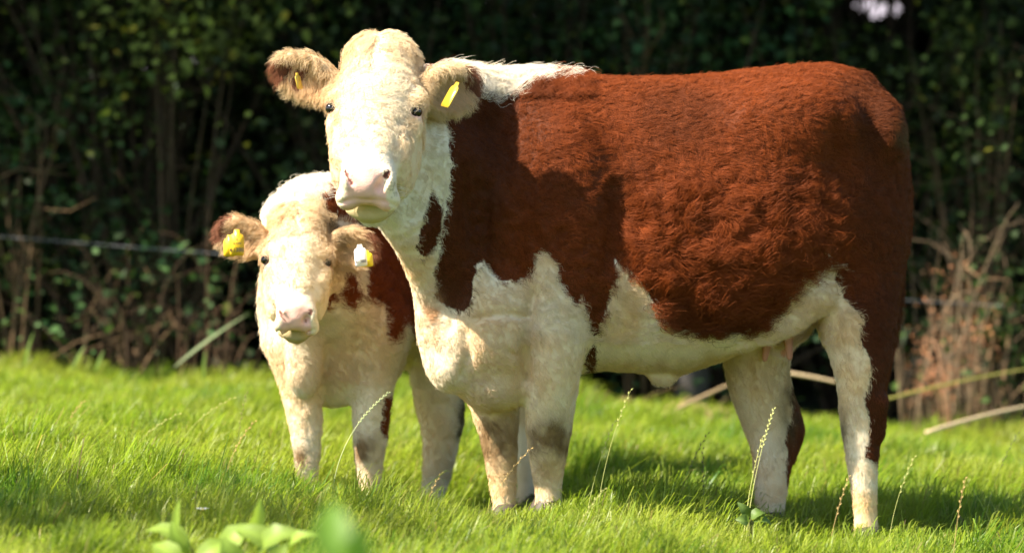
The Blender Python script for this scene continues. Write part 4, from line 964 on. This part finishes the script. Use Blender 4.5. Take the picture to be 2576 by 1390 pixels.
def tree(x, y, h, cr, n, label, limit=True, lsize=.13, trunk_r=.13, cz=None, col=(.03, .055, .014), fx=None):
    gz = float(ground(x, y)); root = empty("tree", (x, y, gz)); tag(root, label, "tree", "trees behind the hedge" if limit else None)
    cz = cz or h*.62; cx, cy = fx or (x, y-1.2)
    t = MB(); u = np.linspace(0, 1, 9)
    top = np.array([cx*.5+x*.5, y*.6+cy*.4, gz+h*.8])
    pts = np.array([x, y, gz])+(top-np.array([x, y, gz]))*u[:, None]+np.stack([.07*np.sin(u*5+x), .05*np.sin(u*4), 0*u], 1)
    t.tube(pts, np.linspace(trunk_r*1.25, trunk_r*.35, 9), 10, (.10, .085, .06))
    C0 = []
    for i in range(16):
        a = pts[random.randrange(4, 9)]; th = random.uniform(0, 6.28); e = np.array([cx+cr[0]*.75*math.cos(th)*random.uniform(.5, 1), cy+cr[1]*.75*math.sin(th)*random.uniform(.5, 1), gz+cz+cr[2]*random.uniform(-.7, .7)])
        t.tube([a, a*.5+e*.5+np.array([0, 0, .12]), e], [.04, .025, .008], 6, (.10, .085, .06)); C0.append(e)
    to_local(t.build("trunk", M_BARK), root)
    C0 = np.array(C0+[[cx+cr[0]*random.uniform(-1, 1)*.8, cy+cr[1]*random.uniform(-1, 1)*.8, gz+cz+cr[2]*random.uniform(-1, 1)*.8] for _ in range(30)])
    k = rng.integers(0, len(C0), n); p = C0[k]+rng.normal(0, .32, (n, 3))
    kk = np.ones(n, bool)
    if limit: kk = (p[:, 1]-SUN[1]/SUN[2]*p[:, 2] > 16.35+.15*noise(p, .4, 301)) & (p[:, 2] > 1.95)  # out-of-view crown cut along the sun's slope to shade only the hedge
    p = p[kk]; m = len(p)
    cc = np.array(col)*rng.uniform(.6, 1.5, (m, 1))
    V, T, C_ = leaves(p, lsize*rng.uniform(.6, 1.3, m), cc); to_local(new_mesh("crown", V, T, M_LEAF, None, False, C_), root)
for i, x in enumerate((-7.2, -5.0, -2.9, -.9, .42, 3.0)):
    tree(x, 18.9+.2*(i % 2), 6.5, (1.7, 2.5, 2.1), 10000, "tall tree behind the hedge with its dark crown hanging over it", True, .15, .1+.015*(i % 3), 4.2, fx=(x+.1, 17.0))
tree(-6.2, 9.7, 4.6, (.75, .5, .5), 800, "young tree in the pasture left of the picture casting the dappled shade", False, .10, .07, 3.2, fx=(-4.0, 9.95))

# dry stalks and brambles at the hedge foot
def dry(zx0, zx1, zy, hpx, n, d, label, col, spread=.35, cname="dry_stalks", seedy=False):
    c = P((zx0+zx1)/2, zy, d); gz = float(ground(c[0], c[1])); root = MB()
    for i in range(n):
        f = P(random.uniform(zx0, zx1), zy, d+random.uniform(-.2, .25)); f[2] = float(ground(f[0], f[1]))
        h = px(hpx, d)*random.uniform(.35, 1.1); sx = random.gauss(0, spread*1.3)*h
        e = f+np.array([sx, random.gauss(0, .15)*h, h*random.uniform(.35, 1)]); mid = f+np.array([sx*random.uniform(-.2, .7), random.gauss(0, .1)*h, h*random.uniform(.7, 1.25)])
        uu = np.linspace(0, 1, 8)[:, None]; pts = (1-uu)**2*f+2*uu*(1-uu)*mid+uu**2*e
        cc = np.array(col)*random.uniform(.55, 1.5); root.tube(pts, np.linspace(random.uniform(.0015, .0038), .0007, 8), 5, cc)
        if seedy:
            for q in range(40):
                p = pts[random.randrange(5, 8)]+rng.normal(0, .04, 3); v = norm(rng.normal(0, 1, 3)); w = norm(np.cross(v, rng.normal(0, 1, 3))); root.add([p, p+v*.012+w*.003, p+v*.026, p+v*.012-w*.003], None, [(0, 1, 2), (0, 2, 3)], np.array(col)*random.uniform(.6, 1.4)*np.array([1.15, .95, .8]))
    o = root.build(cname, M_DRY); tag(o, label, "dry plant"); return o
dry(180, 420, 920, 420, 24, 16.2, "clump of thin brown dry stalks in the hedge left of the calf", (.11, .07, .042))
dry(430, 660, 930, 430, 30, 16.15, "tangle of tall brown dead stalks at the hedge foot beside the calf", (.12, .072, .042))
dry(0, 190, 915, 300, 16, 16.3, "few dry brown stalks in the hedge at the left edge", (.095, .062, .037))
dry(2270, 2480, 1030, 620, 56, 16.1, "upright clump of rusty brown dead stalks behind the cow's rump", (.22, .155, .095), .16)
dry(2340, 2450, 1020, 480, 13, 16.05, "rusty dead fern with curled brown fronds right of the cow", (.30, .16, .09), .10, "dead_fern", True)
dry(2480, 2600, 1010, 330, 16, 16.2, "thin dry stalks in the hedge at the right edge", (.17, .12, .075))
dry(1500, 1860, 1000, 90, 30, 15.9, "short dry straw at the hedge foot beneath the cow's belly", (.30, .21, .10), .6)["kind"] = "stuff"
def straw(a, b, d0, d1, r, col, label, bend=.02, cname="fallen_stem"):
    A, B = P(*a, d0), P(*b, d1); u = np.linspace(0, 1, 12)[:, None]; pts = A+(B-A)*u+np.array([0, 0, 1])*bend*4*u*(1-u)
    m = MB(); m.tube(pts, np.linspace(r, r*.7, 12), 7, col); o = m.build(cname, M_DRY); tag(o, label, "stem")
straw((2200, 1012), (2600, 925), 15.6, 15.9, .006, (.26, .24, .06), "long yellowish stem leaning across the hedge foot at the right edge", .01)
straw((2330, 1088), (2620, 1015), 15.2, 15.7, .0085, (.52, .40, .24), "pale fallen straw stem lying in the grass at right", .01)
straw((1960, 935), (2110, 962), 15.7, 15.7, .008, (.50, .38, .22), "pale straw stem showing between the cow's hind legs", .004)
straw((1640, 1060), (1850, 960), 15.5, 15.8, .008, (.42, .30, .16), "brown straw stem under the cow's belly", .004)
m = MB(); leafblade(m, P(436, 925, 15.4), P(625, 788, 15.5), .015, (-.5, -.8, .6), (.20, .26, .12), .03, 10); o = m.build("grass_leaf", M_DOCK); tag(o, "long pale grass leaf slanting up beside the calf", "grass leaf")
for i, (a, b) in enumerate((((60, 925), (85, 835)), ((180, 930), (215, 868)), ((240, 935), (262, 880)), ((512, 960), (518, 880)), ((690, 905), (670, 840)))):
    m = MB(); leafblade(m, P(*a, 15.6), P(*b, 15.6), .014, (-.5, -.8, .3), (.12, .20, .03), .04, 8); tag(m.build("grass_leaf", M_DOCK), "broad green grass blade standing tall along the far edge of the pasture", "grass leaf", "tall blades along the pasture edge")

def fence():
    gp = P(1745, 985, 16.2); root = empty("wire_fence", np.array([gp[0], gp[1], float(ground(gp[0], gp[1]))])); tag(root, "weathered grey post and thin wire fence along the foot of the hedge", "fence")
    for xx in (gp[0], gp[0]-3.6, gp[0]+3.2):
        gz = float(ground(xx, 16.2)); m = MB(); n = 12; an = np.arange(n)*2*math.pi/n; rr = .072+.006*np.sin(an*3+1)
        lv = [-.1, 0, .25, .5, .75, 1.0, 1.14, 1.16]; sc_ = [1, 1, .99, 1, .98, .97, .96, .82]
        V = np.concatenate([np.stack([xx+rr*s*np.cos(an)+.012*z, 16.45+rr*s*np.sin(an), np.full(n, gz+z)+(.02*np.cos(an) if z > 1.1 else 0)], 1) for z, s in zip(lv, sc_)])
        i, j = np.meshgrid(np.arange(len(lv)-1), np.arange(n), indexing='ij'); i, j = i.ravel(), j.ravel(); k = (j+1) % n; V = np.vstack([V, [xx+.013, 16.45, gz+1.165]]); j2 = np.arange(n)
        m.add(V, np.stack([i*n+j, i*n+k, (i+1)*n+k, (i+1)*n+j], 1), np.stack([np.full(n, len(lv)*n), (len(lv)-1)*n+j2, (len(lv)-1)*n+(j2+1) % n], 1), (.06, .055, .05))
        to_local(m.build("post", M_BARK), root)
    a, b = P(-700, 535, 16.12), P(3200, 805, 16.12); u = np.linspace(0, 1, 30)[:, None]; pts = a+(b-a)*u-np.array([0, 0, .03])*4*u*(1-u)
    m = MB(); m.tube(pts, .0015, 6, (.22, .23, .24)); to_local(m.build("wire", M_WIRE), root)
fence()
